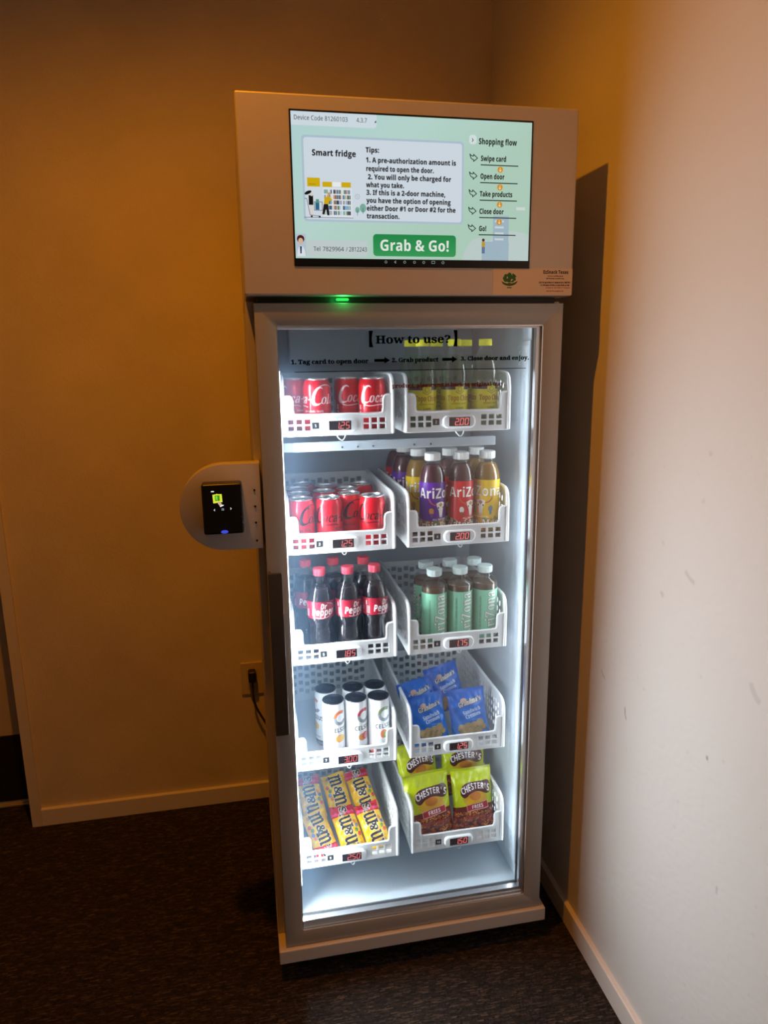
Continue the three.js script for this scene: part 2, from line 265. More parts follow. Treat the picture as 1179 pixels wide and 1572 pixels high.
// LED strip inside the left front edge, turned into the door
function strip(x, dir, power) {
  const g = group('led_strip', fridge), tilt = 0.72, cy = 0.86, hh = 1.3;
  const q = new THREE.Object3D(); q.rotation.y = dir > 0 ? Math.PI / 2 - tilt : -Math.PI / 2 + tilt;
  part('housing', rbox(0.018, hh + 0.02, 0.012, 0.002).applyMatrix4(new THREE.Matrix4().makeRotationY(q.rotation.y)).translate(x - dir * 0.005, cy, -0.0745), liner, g);
  part('diffuser', rbox(0.014, hh, 0.004, 0.001).applyMatrix4(new THREE.Matrix4().makeRotationY(q.rotation.y)).translate(x + dir * 0.0005, cy, -0.0705), std({ color: 0xffffff, emissive: LED, emissiveIntensity: 2.2 }), g);
  const l = new THREE.RectAreaLight(LED, power, 0.016, hh); const c = Math.cos(tilt), s = Math.sin(tilt);
  l.position.set(x + dir * 0.005, cy, -0.067); l.lookAt(x + dir * 0.005 + dir * c, cy, -0.067 + s); fridge.add(l);
}
strip(0.0485, 1, LED_LEFT);
{ // a wide unseen strip flush in the right wall, lighting the right-hand goods
  const g = group('led_strip', fridge);
  part('housing', box3(0.6255, 0.63, 0.19, 1.57, -0.108, -0.058, 0.001), liner, g);
  part('diffuser', box3(0.6245, 0.6258, 0.2, 1.56, -0.104, -0.062, 0.0004), std({ color: lin(0.44, 0.52, 0.59), roughness: 0.6, emissive: LED, emissiveIntensity: 0.05 }), g);
  const l = new THREE.RectAreaLight(LED, UNSEEN_LED_RIGHT, 0.042, 1.36); l.position.set(0.6238, 0.88, -0.083); l.lookAt(0, 0.88, -0.2); fridge.add(l);
}
// shelf rail under the top row
{
  const r = group('shelf_rail', fridge);
  part('bar', box3(CX0, 0.56, 1.328, 1.349, -0.105, -0.095, 0.002), liner, r);
  for (const x of [0.19, 0.226, 0.262, 0.36, 0.4]) part('rivet', new THREE.SphereGeometry(0.0022, 10, 8).translate(x, 1.336, -0.0945), std({ color: 0x39424c, roughness: 0.4, metalness: 0.7 }), r);
}
// the door
const door = group('door', fridge), GX0 = 0.0469, GX1 = 0.6313, GY0 = 0.1421, GY1 = 1.6021, DX = 0.68, DY0 = 0.0995, DY1 = 1.6476;
{
  const s = new THREE.Shape(); s.moveTo(0.004, DY0); s.lineTo(DX - 0.004, DY0); s.lineTo(DX - 0.004, DY1); s.lineTo(0.004, DY1); s.closePath();
  const hole = new THREE.Path(); const rad = 0.006;
  hole.moveTo(GX0 + rad, GY0); hole.lineTo(GX1 - rad, GY0); hole.quadraticCurveTo(GX1, GY0, GX1, GY0 + rad); hole.lineTo(GX1, GY1 - rad); hole.quadraticCurveTo(GX1, GY1, GX1 - rad, GY1); hole.lineTo(GX0 + rad, GY1); hole.quadraticCurveTo(GX0, GY1, GX0, GY1 - rad); hole.lineTo(GX0, GY0 + rad); hole.quadraticCurveTo(GX0, GY0, GX0 + rad, GY0); s.holes.push(hole);
  const g = new THREE.ExtrudeGeometry(s, { depth: 0.038, bevelEnabled: true, bevelSize: 0.002, bevelThickness: 0.002, bevelOffset: -0.002, bevelSegments: 2 }); g.translate(0, 0, -0.042);
  g.translate(0, 0, 0.002);
  part('door_frame', toCreasedNormals(g, 0.6), doorMetal, door);
}
const ring = (x0, x1, y0, y1, w, z0, z1) => join([box3(x0, x1, y0, y0 + w, z0, z1), box3(x0, x1, y1 - w, y1, z0, z1), box3(x0, x0 + w, y0 + w, y1 - w, z0, z1), box3(x1 - w, x1, y0 + w, y1 - w, z0, z1)]);
part('glass_bead', ring(GX0 - 0.001, GX1 + 0.001, GY0 - 0.001, GY1 + 0.001, 0.003, -0.006, -0.002), chrome, door);
part('glass_spacer', join([box3(GX0 + 0.001, GX1 - 0.001, GY0 - 0.002, GY0 + 0.018, -0.026, -0.01), box3(GX0 + 0.001, GX1 - 0.001, GY1 - 0.006, GY1 + 0.002, -0.026, -0.01), box3(GX1 - 0.012, GX1 + 0.001, GY0, GY1, -0.026, -0.01)]), std({ color: lin(0.72, 0.75, 0.8), metalness: 0.7, roughness: 0.26 }), door);
part('door_seal', ring(0.012, DX - 0.012, DY0 + 0.012, DY1 - 0.012, 0.026, -0.0505, -0.0395), std({ color: lin(0.3, 0.31, 0.32), roughness: 0.6 }), door);
part('gasket', ring(GX0 - 0.004, GX1 - 0.009, GY0 + 0.013, GY1 + 0.001, 0.0045, -0.034, -0.0265), std({ color: lin(0.03, 0.035, 0.04), roughness: 0.6 }), door);
part('haze_sheet', box3(GX0, GX1, GY0, GY1, -0.0262, -0.0258), phys({ color: lin(0.4, 0.65, 1), transmission: 0.6, thickness: 0, roughness: 1, opacity: 0.012, transparent: true }), door);  // tinted sheet standing in for the bluish light haze on the glass
part('outer_glass', box3(GX0 - 0.001, GX1 + 0.001, GY0 - 0.001, GY1 + 0.001, -0.0095, -0.0065), phys({ color: 0xffffff, transmission: 1, thickness: 0, roughness: 0, ior: 1.5 }), door);
part('inner_glass', box3(GX0 - 0.001, GX1 + 0.001, GY0 - 0.001, GY1 + 0.001, -0.0295, -0.0265), phys({ color: 0xffffff, transmission: 1, thickness: 0, roughness: 0, ior: 1.5 }), door);
{ // black and red lettering on the glass
  const W = 2048, H = 480, x0 = 0.06, x1 = 0.618, y1 = 1.6, y0 = y1 - ((x1 - x0) * H) / W, X = (x) => ((x - x0) / (x1 - x0)) * W, Y = (y) => ((y1 - y) / (y1 - y0)) * H, PX = W / (x1 - x0);
  const black = canvas(W, H, (c) => {
    c.fillStyle = '#000'; c.fillRect(0, 0, W, H); const o = { font: F.serif, bold: true, fill: '#fff', stroke: '#fff', lw: 2.4 };
    const put = (s, xa, xb, y, size) => text(c, s, X(xa), Y(y), size, { ...o, width: (xb - xa) * PX });
    put('How to use?', 0.255, 0.421, 1.5655, 82);
    c.fillStyle = '#fff'; for (const [x, d] of [[0.241, 1], [0.4355, -1]]) { c.beginPath(); c.moveTo(X(x), Y(1.592)); c.lineTo(X(x + d * 0.009), Y(1.592)); c.quadraticCurveTo(X(x + d * 0.003), Y(1.575), X(x + d * 0.009), Y(1.558)); c.lineTo(X(x), Y(1.558)); c.closePath(); c.fill(); }
    put('1. Tag card to open door', 0.075, 0.239, 1.5255, 44); put('2. Grab product', 0.29, 0.393, 1.5265, 44); put('3. Close door and enjoy.', 0.444, 0.602, 1.5275, 44);
    for (const [a, b] of [[0.252, 0.286], [0.402, 0.436]]) { const y = Y(1.5305); c.beginPath(); c.moveTo(X(a), y - 11); c.lineTo(X(b) - 44, y - 11); c.lineTo(X(b) - 44, y - 25); c.lineTo(X(b), y); c.lineTo(X(b) - 44, y + 25); c.lineTo(X(b) - 44, y + 11); c.lineTo(X(a), y + 11); c.fill(); }
    c.fillRect(X(0.082), Y(1.5095), (0.595 - 0.082) * PX, 4.5);
  });
  const red = canvas(W, H, (c) => { c.fillStyle = '#000'; c.fillRect(0, 0, W, H); text(c, 'product, please put it back to original tray.', X(0.29), Y(1.472), 44, { font: F.serif, bold: true, fill: '#fff', stroke: '#fff', lw: 1.5, width: (0.547 - 0.29) * PX }); });
  const g = new THREE.PlaneGeometry(x1 - x0, y1 - y0).translate((x0 + x1) / 2, (y0 + y1) / 2, -0.0062);
  part('printed_lettering', g, phys({ color: 0x000000, roughness: 1, specularIntensity: 0, alphaMap: tex(black, false), transparent: true, side: THREE.DoubleSide }), door);
  part('red_lettering', g.clone().translate(0, 0, 0.0001), phys({ color: lin(0.16, 0.02, 0.02), roughness: 1, specularIntensity: 0, alphaMap: tex(red, false), transparent: true, side: THREE.DoubleSide }), door);
}
{
  const s = new THREE.Shape(); s.moveTo(0.006, 0.696); s.lineTo(0.03, 0.696); s.quadraticCurveTo(0.034, 0.696, 0.034, 0.701); s.lineTo(0.034, 1.077); s.quadraticCurveTo(0.034, 1.081, 0.03, 1.081); s.lineTo(0.006, 1.081); s.closePath();
  const g = join([new THREE.ExtrudeGeometry(s, { depth: 0.004, bevelEnabled: true, bevelSize: 0.0012, bevelThickness: 0.0012, bevelSegments: 2 }).translate(0, 0, 0.02), box3(0.006, 0.011, 0.697, 1.08, 0, 0.022)]);
  part('handle', g, std({ color: lin(0.2, 0.185, 0.17), metalness: 0.85, roughness: 0.3 }), door);
}
// card reader on its bracket at the left side
{
  const c = group('card_reader', fridge), R = 0.094;
  const s = new THREE.Shape(); s.moveTo(-0.001, 1.226 - R); s.lineTo(-0.078, 1.226 - R); s.absarc(-0.078, 1.226, R, -Math.PI / 2, Math.PI / 2, true); s.lineTo(-0.001, 1.226 + R); s.closePath();
  part('bracket_plate', toCreasedNormals(new THREE.ExtrudeGeometry(s, { depth: 0.0375, bevelEnabled: true, bevelSize: 0.0015, bevelThickness: 0.0015, bevelOffset: -0.0015, bevelSegments: 2, curveSegments: 48 }), 0.6), silver, c, [0, 0, -0.0487]);
  const dark = std({ color: lin(0.004, 0.004, 0.005), roughness: 0.3 });
  part('terminal', rbox(0.083, 0.108, 0.04, 0.005, 3).translate(-0.0815, 1.2305, 0.006), dark, c);
  const face = canvas(800, 1040, (k) => {
    k.fillStyle = '#000'; k.fillRect(0, 0, 800, 1040);
    k.fillStyle = '#eaf5ee'; k.beginPath(); k.roundRect(160, 115, 66, 26, 12); k.fill();
    k.fillStyle = '#e9f03c'; k.beginPath(); k.moveTo(186, 200); k.lineTo(262, 190); k.lineTo(280, 178); k.lineTo(300, 190); k.lineTo(386, 192); k.lineTo(392, 372); k.lineTo(196, 392); k.closePath(); k.fill();
    k.fillStyle = '#4c9a18'; k.fillRect(234, 216, 106, 122); k.fillStyle = '#86e24a'; k.fillRect(250, 232, 40, 96); k.fillStyle = '#2f6a10'; k.fillRect(262, 300, 10, 40); k.fillRect(304, 300, 10, 40);
    k.fillStyle = '#d9b49c'; k.beginPath(); k.moveTo(278, 372); k.lineTo(330, 350); k.lineTo(370, 402); k.lineTo(390, 440); k.lineTo(338, 466); k.lineTo(312, 430); k.closePath(); k.fill();
    k.fillStyle = '#fff'; k.beginPath(); k.moveTo(330, 462); k.quadraticCurveTo(370, 430, 416, 434); k.lineTo(408, 456); k.quadraticCurveTo(370, 460, 346, 484); k.fill();
    k.strokeStyle = '#e8ecf4'; k.lineWidth = 12; k.beginPath(); k.moveTo(222, 520); k.lineTo(200, 542); k.lineTo(222, 564); k.stroke(); k.beginPath(); k.moveTo(552, 506); k.lineTo(576, 528); k.lineTo(552, 550); k.stroke();
    k.fillStyle = '#8c9098'; k.fillRect(364, 512, 52, 48); k.fillStyle = '#40444a'; k.fillRect(376, 524, 16, 10); k.fillRect(376, 542, 28, 8);
  });
  part('terminal_screen', new THREE.PlaneGeometry(0.076, 0.0988).translate(-0.0805, 1.232, 0.0263), std({ color: 0x020202, roughness: 0.25, emissive: 0xffffff, emissiveMap: tex(face), emissiveIntensity: 0.9 }), c);
  part('blue_light', new THREE.SphereGeometry(0.0055, 20, 12).scale(1.4, 0.7, 0.5).translate(-0.0805, 1.182, 0.0255), std({ color: 0x040818, emissive: lin(0.06, 0.09, 0.85), emissiveIntensity: 0.8 }), c);
  const l = new THREE.PointLight(lin(0.1, 0.2, 1), 0.00006); l.position.set(-0.0805, 1.178, 0.036); fridge.add(l);
  for (const y of [1.262, 1.226, 1.19, 1.15]) part('screw', new THREE.CylinderGeometry(0.0022, 0.0022, 0.003, 16).rotateX(Math.PI / 2).translate(-0.014, y, -0.009), std({ color: 0x2a2018, roughness: 0.5, metalness: 0.6 }), c);
}

// ------------------------------------------------------------------ wall outlet behind the fridge
{
  const o = thing('wall_outlet', 'pale wall outlet plate low on the back wall left of the fridge', 'outlet'); o.position.set(-0.048, 0.46, WZ);
  part('cover_plate', rbox(0.075, 0.118, 0.007, 0.003).translate(0, 0, 0.0035), std({ color: lin(0.62, 0.52, 0.4), roughness: 0.5 }), o);
  for (const y of [0.021, -0.021]) part('socket', rbox(0.034, 0.029, 0.004, 0.0015).translate(0, y, 0.007), std({ color: lin(0.5, 0.46, 0.42), roughness: 0.4 }), o);
  const p = thing('power_plug', 'black power plug with its cord in the wall outlet', 'plug'); p.position.set(-0.048, 0.479, WZ + 0.0092);
  part('plug_body', rbox(0.026, 0.04, 0.034, 0.006, 3).translate(0, 0, 0.017), darkPlastic, p);
  const curve = new THREE.CatmullRomCurve3([[0, -0.018, 0.018], [0, -0.05, 0.022], [0.004, -0.1, 0.024], [0.05, -0.2, 0.03], [0.1, -0.3, 0.05]].map((v) => new THREE.Vector3(...v)));
  part('cord', new THREE.TubeGeometry(curve, 40, 0.004, 10), std({ color: lin(0.03, 0.022, 0.016), roughness: 0.6 }), p);
}

// ------------------------------------------------------------------ baskets
const TW = 0.252, TD = 0.37;
const white = std({ color: lin(0.83, 0.87, 0.9), roughness: 0.45 });
const rectHole = (s, x, y, w, h) => { const p = new THREE.Path(); p.moveTo(x, y); p.lineTo(x, y + h); p.lineTo(x + w, y + h); p.lineTo(x + w, y); p.closePath(); s.holes.push(p); };
const bev = (d, b = 0.0008) => ({ depth: d - 2 * b, bevelEnabled: true, bevelSize: b, bevelThickness: b, bevelOffset: -b, bevelSegments: 1, curveSegments: 8 });
const frontPanel = (() => {
  const s = new THREE.Shape(), e = 0.024, r = 0.009;
  s.moveTo(0, 0.004); s.quadraticCurveTo(0, 0, 0.004, 0); s.lineTo(TW - 0.004, 0); s.quadraticCurveTo(TW, 0, TW, 0.004);
  s.lineTo(TW, 0.088); s.lineTo(TW - e + r, 0.088); s.quadraticCurveTo(TW - e, 0.088, TW - e, 0.088 - r); s.lineTo(TW - e, 0.047 + r); s.quadraticCurveTo(TW - e, 0.047, TW - e - r, 0.047);
  s.lineTo(e + r, 0.047); s.quadraticCurveTo(e, 0.047, e, 0.047 + r); s.lineTo(e, 0.088 - r); s.quadraticCurveTo(e, 0.088, e - r, 0.088); s.lineTo(0, 0.088); s.closePath();
  for (const x0 of [0.0115, 0.182]) for (let i = 0; i < 3; i++) for (let j = 0; j < 2; j++) rectHole(s, x0 + i * 0.0186, 0.0125 + j * 0.0145, 0.0132, 0.0108);
  const g = new THREE.ExtrudeGeometry(s, bev(0.005)); g.translate(0, 0, -0.005 + 0.0008);
  // a raised lip that follows the cut-out
  const pts = [[0.002, 0.0885], [0.0145, 0.0885], [0.0195, 0.087], [0.0228, 0.08], [0.0235, 0.058], [0.026, 0.0495], [0.034, 0.0478], [TW / 2, 0.0478], [TW - 0.034, 0.0478], [TW - 0.026, 0.0495], [TW - 0.0235, 0.058], [TW - 0.0228, 0.08], [TW - 0.0195, 0.087], [TW - 0.0145, 0.0885], [TW - 0.002, 0.0885]];
  const lip = new THREE.TubeGeometry(new THREE.CatmullRomCurve3(pts.map(([x, y]) => new THREE.Vector3(x, y, -0.0015)), false, 'centripetal'), 120, 0.0028, 8);
  return toCreasedNormals(join([g, lip]), 0.7);
})();
const sidePanel = (() => {                      // drawn in (depth, height), thickness towards +x
  const s = new THREE.Shape(), H = 0.132;
  s.moveTo(0, 0); s.lineTo(0, 0.095); s.bezierCurveTo(0, 0.118, 0.008, H, 0.03, H); s.lineTo(TD, H); s.lineTo(TD, 0); s.closePath();
  for (let i = 0; i < 19; i++) for (let j = 0; j < 4; j++) rectHole(s, 0.03 + i * 0.0172, 0.028 + j * 0.0225 + (i % 2) * 0.004, 0.0086, 0.0145);
  const g = new THREE.ExtrudeGeometry(s, bev(0.004, 0.0006)).rotateY(Math.PI / 2);   // depth runs to -z
  const pts = [[0, 0.002], [0, 0.05], [0.0005, 0.095], [0.005, 0.119], [0.014, 0.1285], [0.03, H], [0.12, H], [TD, H]];
  const lip = new THREE.TubeGeometry(new THREE.CatmullRomCurve3(pts.map(([z, y]) => new THREE.Vector3(0.002, y, -z - 0.001)), false, 'centripetal'), 90, 0.0042, 8);
  return toCreasedNormals(join([g, lip]), 0.7);
})();
const backPanel = (() => {
  const s = new THREE.Shape(); s.moveTo(0, 0); s.lineTo(TW, 0); s.lineTo(TW, 0.132); s.lineTo(0, 0.132); s.closePath();
  for (let i = 0; i < 12; i++) for (let j = 0; j < 4; j++) rectHole(s, 0.016 + i * 0.0186, 0.024 + j * 0.0245 + (i % 2) * 0.005, 0.0125, 0.0135);
  return new THREE.ExtrudeGeometry(s, bev(0.004, 0.0006)).translate(0, 0, -TD - 0.001);
})();
const bottomPanel = (() => {
  const list = [box3(0.004, TW - 0.004, 0.0006, 0.004, -TD, -0.004)];
  for (let i = 0; i < 7; i++) list.push(box3(0.03 + i * 0.032, 0.033 + i * 0.032, 0.004, 0.006, -TD + 0.01, -0.012));
  return join(list);
})();
const housingGeo = (() => {
  const s = new THREE.Shape(), w = 0.078, h = 0.029, r = 0.0125; s.moveTo(r, 0); s.lineTo(w - r, 0); s.absarc(w - r, r, r, -Math.PI / 2, 0); s.lineTo(w, h - r); s.absarc(w - r, h - r, r, 0, Math.PI / 2); s.lineTo(r, h); s.absarc(r, h - r, r, Math.PI / 2, Math.PI); s.lineTo(0, r); s.absarc(r, r, r, Math.PI, Math.PI * 1.5); s.closePath();
  return toCreasedNormals(new THREE.ExtrudeGeometry(s, { depth: 0.005, bevelEnabled: true, bevelSize: 0.003, bevelThickness: 0.003, bevelOffset: -0.003, bevelSegments: 3 }), 0.6);
})();
const SEG = { 0: 'abcdef', 1: 'bc', 2: 'abged', 3: 'abgcd', 4: 'fgbc', 5: 'afgcd', 6: 'afgedc', 7: 'abc', 8: 'abcdefg', 9: 'abcdfg' };
function digits(price) {
  return canvas(400, 184, (c, w, h) => {
    c.fillStyle = '#160b0d'; c.fillRect(0, 0, w, h);
    const seg = (x, on) => {
      const P = { a: [[10, 0], [58, 0]], b: [[64, 6], [58, 58]], c: [[56, 70], [50, 122]], d: [[44, 128], [-2, 128]], e: [[-8, 122], [-2, 70]], f: [[0, 58], [6, 6]], g: [[4, 64], [52, 64]] };
      for (const k of 'abcdefg') { c.strokeStyle = on.includes(k) ? '#ff7a78' : '#2e2226'; c.lineWidth = 15; c.lineCap = 'round'; c.beginPath(); c.moveTo(x + P[k][0][0], 28 + P[k][0][1]); c.lineTo(x + P[k][1][0], 28 + P[k][1][1]); c.stroke(); }
    };
    seg(28, ''); const [a, b] = price.split('.'); seg(122, SEG[a]); seg(216, SEG[b[0]]); seg(310, SEG[b[1]]);
    c.fillStyle = '#ff5a5a'; c.beginPath(); c.arc(190, 156, 11, 0, 7); c.fill();
  });
}
const wireGeo = new THREE.TubeGeometry(new THREE.CatmullRomCurve3([[-0.012, 0.006, -0.004], [-0.006, -0.006, 0.002], [0.002, -0.011, 0.004], [0.009, -0.004, 0.003], [0.012, 0.008, 0]].map((v) => new THREE.Vector3(...v))), 24, 0.0016, 8);
const HOLDS = ['red cans with white script', 'clear yellow capped bottles', 'red cans with black script', 'fruit drink bottles', 'dark soda bottles', 'pale green bottles', 'slim white cans', 'blue cookie packets', 'yellow candy pouches', 'lime green fries bags'];
function basket(n, price, x, y, z = -0.08) {
  const t = thing('product_basket', `white slotted basket holding the ${HOLDS[n - 1]}, tag ${n}, price ${price}`, 'basket', 'slotted product baskets in the fridge'); t.position.set(x, y, z);
  part('front_panel', frontPanel, white, t);
  part('side_panel', sidePanel, white, t); part('side_panel', sidePanel, white, t, [TW - 0.004, 0, 0]);
  part('back_panel', backPanel, white, t); part('bottom_panel', bottomPanel, white, t);
  const g = new THREE.BoxGeometry(0.0155, 0.0145, 0.0012);
  part('number_tag', g, [0, 0, 0, 0, 1, 0].map((f) => (f ? std({ roughness: 0.5, map: tex(canvas(96, 88, (c) => { c.fillStyle = '#16181b'; c.fillRect(0, 0, 96, 88); text(c, String(n), 48, 66, 58, { bold: true, fill: '#e8ecef', align: 'center' }); })) }) : darkPlastic)), t, [0.0725, 0.0235, 0.0004]);
  const hs = part('display_housing', housingGeo, white, t, [0.088, 0.0085, 0]);
  part('price_display', new THREE.PlaneGeometry(0.05, 0.0205), std({ color: 0x0a0606, roughness: 0.25, emissive: 0xffffff, emissiveMap: tex(digits(price)), emissiveIntensity: 1.15 }), hs, [0.039, 0.0148, 0.0085]);
  part('sensor_wire', wireGeo, white, t, [0.13, -0.001, -0.002]).scale.setScalar(n < 3 ? 0.9 : 0.5);
}
const LX = [0.0565, 0.0565, 0.0575, 0.0548, 0.0575], RX = [0.336, 0.34, 0.3405, 0.343, 0.346], TY = [1.365, 1.0905, 0.8155, 0.532, 0.2515];
const PRICE = ['1.25', '2.00', '1.25', '2.00', '1.85', '1.75', '3.00', '1.25', '2.50', '1.50'];
for (let r = 0; r < 5; r++) { basket(2 * r + 1, PRICE[2 * r], LX[r], TY[r]); basket(2 * r + 2, PRICE[2 * r + 1], RX[r], TY[r]); }
const BASE = (row) => TY[row] + 0.0061;

// ------------------------------------------------------------------ drinks
function lathe(profile, seg = 40) {               // u = 0.5 faces +z, v follows the height
  const g = new THREE.LatheGeometry(profile.map(([r, y]) => new THREE.Vector2(r, y)), seg, Math.PI, Math.PI * 2), p = g.attributes.position, uv = g.attributes.uv;
  let lo = 1e9, hi = -1e9; for (const [, y] of profile) { lo = Math.min(lo, y); hi = Math.max(hi, y); }
  for (let i = 0; i < p.count; i++) uv.setY(i, (p.getY(i) - lo) / (hi - lo));
  return g;
}
function smooth(pts, n = 60) { return new THREE.CatmullRomCurve3(pts.map(([x, y]) => new THREE.Vector3(x, y, 0)), false, 'centripetal').getPoints(n).map((v) => [Math.max(v.x, 0.0001), v.y]); }
const aluminium = std({ color: lin(0.82, 0.84, 0.86), metalness: 1, roughness: 0.28 });
function canGeo(R, H, neck = 0) {
  const body = lathe([[0.0001, 0.006], [R * 0.62, 0.004], [R * 0.72, 0], [R * 0.78, 0.0006], [R * 0.93, 0.007], [R * 0.985, 0.011], [R, 0.016], [R, 0.03], [R, H * 0.5], [R, H - 0.022], [R * 0.985, H - 0.0165 + neck * 0.05], [R * (0.93 + neck * 0.4), H - 0.011 + neck * 0.04], [R * (0.84 + neck), H - 0.004], [R * (0.83 + neck), H - 0.003]], 48);
  const lid = lathe([[R * (0.83 + neck), H - 0.0034], [R * (0.86 + neck), H - 0.002], [R * (0.86 + neck), H - 0.0004], [R * (0.84 + neck), H], [R * (0.815 + neck), H - 0.0005], [R * 0.8, H - 0.004], [R * 0.76, H - 0.0052], [R * 0.72, H - 0.0038], [R * 0.4, H - 0.0036], [0.0001, H - 0.0036]], 48);
  const s = new THREE.Shape(); s.absellipse(0, 0, R * 0.24, R * 0.38, 0, Math.PI * 2); const h = new THREE.Path(); h.absellipse(0, -R * 0.14, R * 0.13, R * 0.15, 0, Math.PI * 2); s.holes.push(h);
  const tab = new THREE.ExtrudeGeometry(s, { depth: 0.0008, bevelEnabled: true, bevelSize: 0.0004, bevelThickness: 0.0004, bevelSegments: 1 }).rotateX(-Math.PI / 2).translate(0, H - 0.0032, -R * 0.05);
  return { body, lid, tab };
}
function swashC(c, x, y, s) {                     // a looping script capital
  c.beginPath(); c.moveTo(x + 46 * s, y - 74 * s); c.bezierCurveTo(x + 30 * s, y - 104 * s, x - 6 * s, y - 70 * s, x - 14 * s, y - 24 * s); c.bezierCurveTo(x - 20 * s, y + 22 * s, x + 20 * s, y + 14 * s, x + 44 * s, y - 10 * s);
  c.bezierCurveTo(x + 24 * s, y + 4 * s, x - 4 * s, y + 8 * s, x + 2 * s, y - 28 * s); c.bezierCurveTo(x + 8 * s, y - 62 * s, x + 26 * s, y - 92 * s, x + 46 * s, y - 74 * s); c.closePath(); c.fill(); c.stroke();
}
function scriptName(c, x, y, k, col) {
  c.fillStyle = c.strokeStyle = col; c.lineWidth = 3 * k; c.lineJoin = 'round';
  swashC(c, x, y, 1.5 * k); swashC(c, x + 235 * k, y + 4 * k, 1.5 * k);
  const o = { font: F.serif, bold: true, fill: col, skew: -0.28 };
  text(c, 'oca', x + 44 * k, y + 2 * k, 96 * k, { ...o, width: 128 * k }); text(c, 'ola', x + 280 * k, y + 6 * k, 96 * k, { ...o, width: 128 * k });
  c.lineWidth = 9 * k; c.beginPath(); c.moveTo(x + 182 * k, y - 26 * k); c.lineTo(x + 206 * k, y - 30 * k); c.stroke();
  c.lineWidth = 7 * k; c.beginPath(); c.moveTo(x + 10 * k, y + 20 * k); c.bezierCurveTo(x + 80 * k, y + 48 * k, x + 120 * k, y + 4 * k, x + 180 * k, y + 30 * k); c.stroke();
  c.beginPath(); c.moveTo(x + 268 * k, y - 118 * k); c.bezierCurveTo(x + 330 * k, y - 160 * k, x + 400 * k, y - 130 * k, x + 410 * k, y - 80 * k); c.stroke();
}
const colaMap = (ink, tint) => tex(canvas(1024, 600, (c, w, h) => {
  const g = c.createLinearGradient(0, 0, 0, h); g.addColorStop(0, tint); g.addColorStop(1, tint); c.fillStyle = g; c.fillRect(0, 0, w, h);
  scriptName(c, 250, 262, 1.5, ink);
  text(c, 'ORIGINAL TASTE', 470, 366, 30, { bold: true, fill: ink }); c.fillStyle = ink; c.globalAlpha = 0.5; c.fillRect(230, 334, 640, 2); c.globalAlpha = 1;
  text(c, 'RECYCLE ME', 214, 540, 42, { bold: true, fill: ink, rot: -Math.PI / 2 });
  c.fillStyle = '#f0e4e4'; c.fillRect(30, 250, 120, 260); c.fillStyle = '#222'; for (let i = 0; i < 22; i++) c.fillRect(42 + i * 4.4, 420, (i % 3) + 1, 70); for (let i = 0; i < 9; i++) c.fillRect(42, 262 + i * 16, 96, 6);
}));
function drinkThing(name, label, category, grp, parts, pos, turn) {
  const t = thing(name, label, category, grp); t.position.set(...pos); t.rotation.y = turn;
  for (const [n, g, m] of parts) part(n, g, m, t); return t;
}
function copyOf(src, label, pos, turn) {
  const o = src.clone(); o.name = numbered(src.name.replace(/_\d{3}$/, '')); o.userData = { ...src.userData, label }; scene.add(o); o.position.set(...pos); o.rotation.y = turn; return o;
}
function set(name, category, grp, parts, list) {   // first is built, the others are clones
  let first; for (const [label, x, y, z, turn] of list) { if (!first) first = drinkThing(name, label, category, grp, parts, [x, y, z], turn); else copyOf(first, label, [x, y, z], turn); }
}
const canR = canGeo(0.032, 0.1205), paint = (map) => phys({ map, roughness: 0.3, metalness: 0.35, clearcoat: 0.6, clearcoatRoughness: 0.15 });
{
  const y = BASE(0);
  set('soda_can', 'can', 'red cans with white script', [['can_body', canR.body, paint(colaMap('#f6eef0', '#d3061f'))], ['can_lid', canR.lid, aluminium], ['pull_tab', canR.tab, aluminium]], [
    ['red can with white script, leftmost in the basket tagged 1', 0.0935, y, -0.1695, 0.25], ['red can with white script, second from left in the basket tagged 1', 0.1385, y, -0.1235, -0.85],
    ['red can with white script, third from left in the basket tagged 1', 0.2155, y, -0.1635, 0.95], ['red can with white script, rightmost in the basket tagged 1', 0.2665, y, -0.1235, 0.75]]);
}
{
  const y = BASE(1);
  const L = [['leftmost of the front row', 0.093, -0.122, -0.6], ['second from left in the front row', 0.158, -0.1225, 0.55], ['behind the gap in the front row', 0.2122, -0.1625, -0.9], ['rightmost of the front row', 0.2625, -0.1225, 0.35],
    ['at the left of the second row', 0.0935, -0.188, 0.6], ['in the middle of the second row', 0.1575, -0.205, 2.4], ['at the right of the second row', 0.218, -0.228, 1.2], ['leftmost of the third row', 0.0955, -0.2535, 0.3], ['in the middle of the third row', 0.171, -0.276, -0.4], ['rightmost of the third row', 0.2615, -0.283, 0.8], ['deepest, against the left rear of its row', 0.1165, -0.32, 0.1]];
  set('dark_script_can', 'can', 'red cans with black script', [['can_body', canR.body, paint(colaMap('#1b0a10', '#cf0822'))], ['can_lid', canR.lid, aluminium], ['pull_tab', canR.tab, aluminium]], L.map(([s, x, z, t]) => [`red can with black script, ${s}`, x, y, z, t]));
}
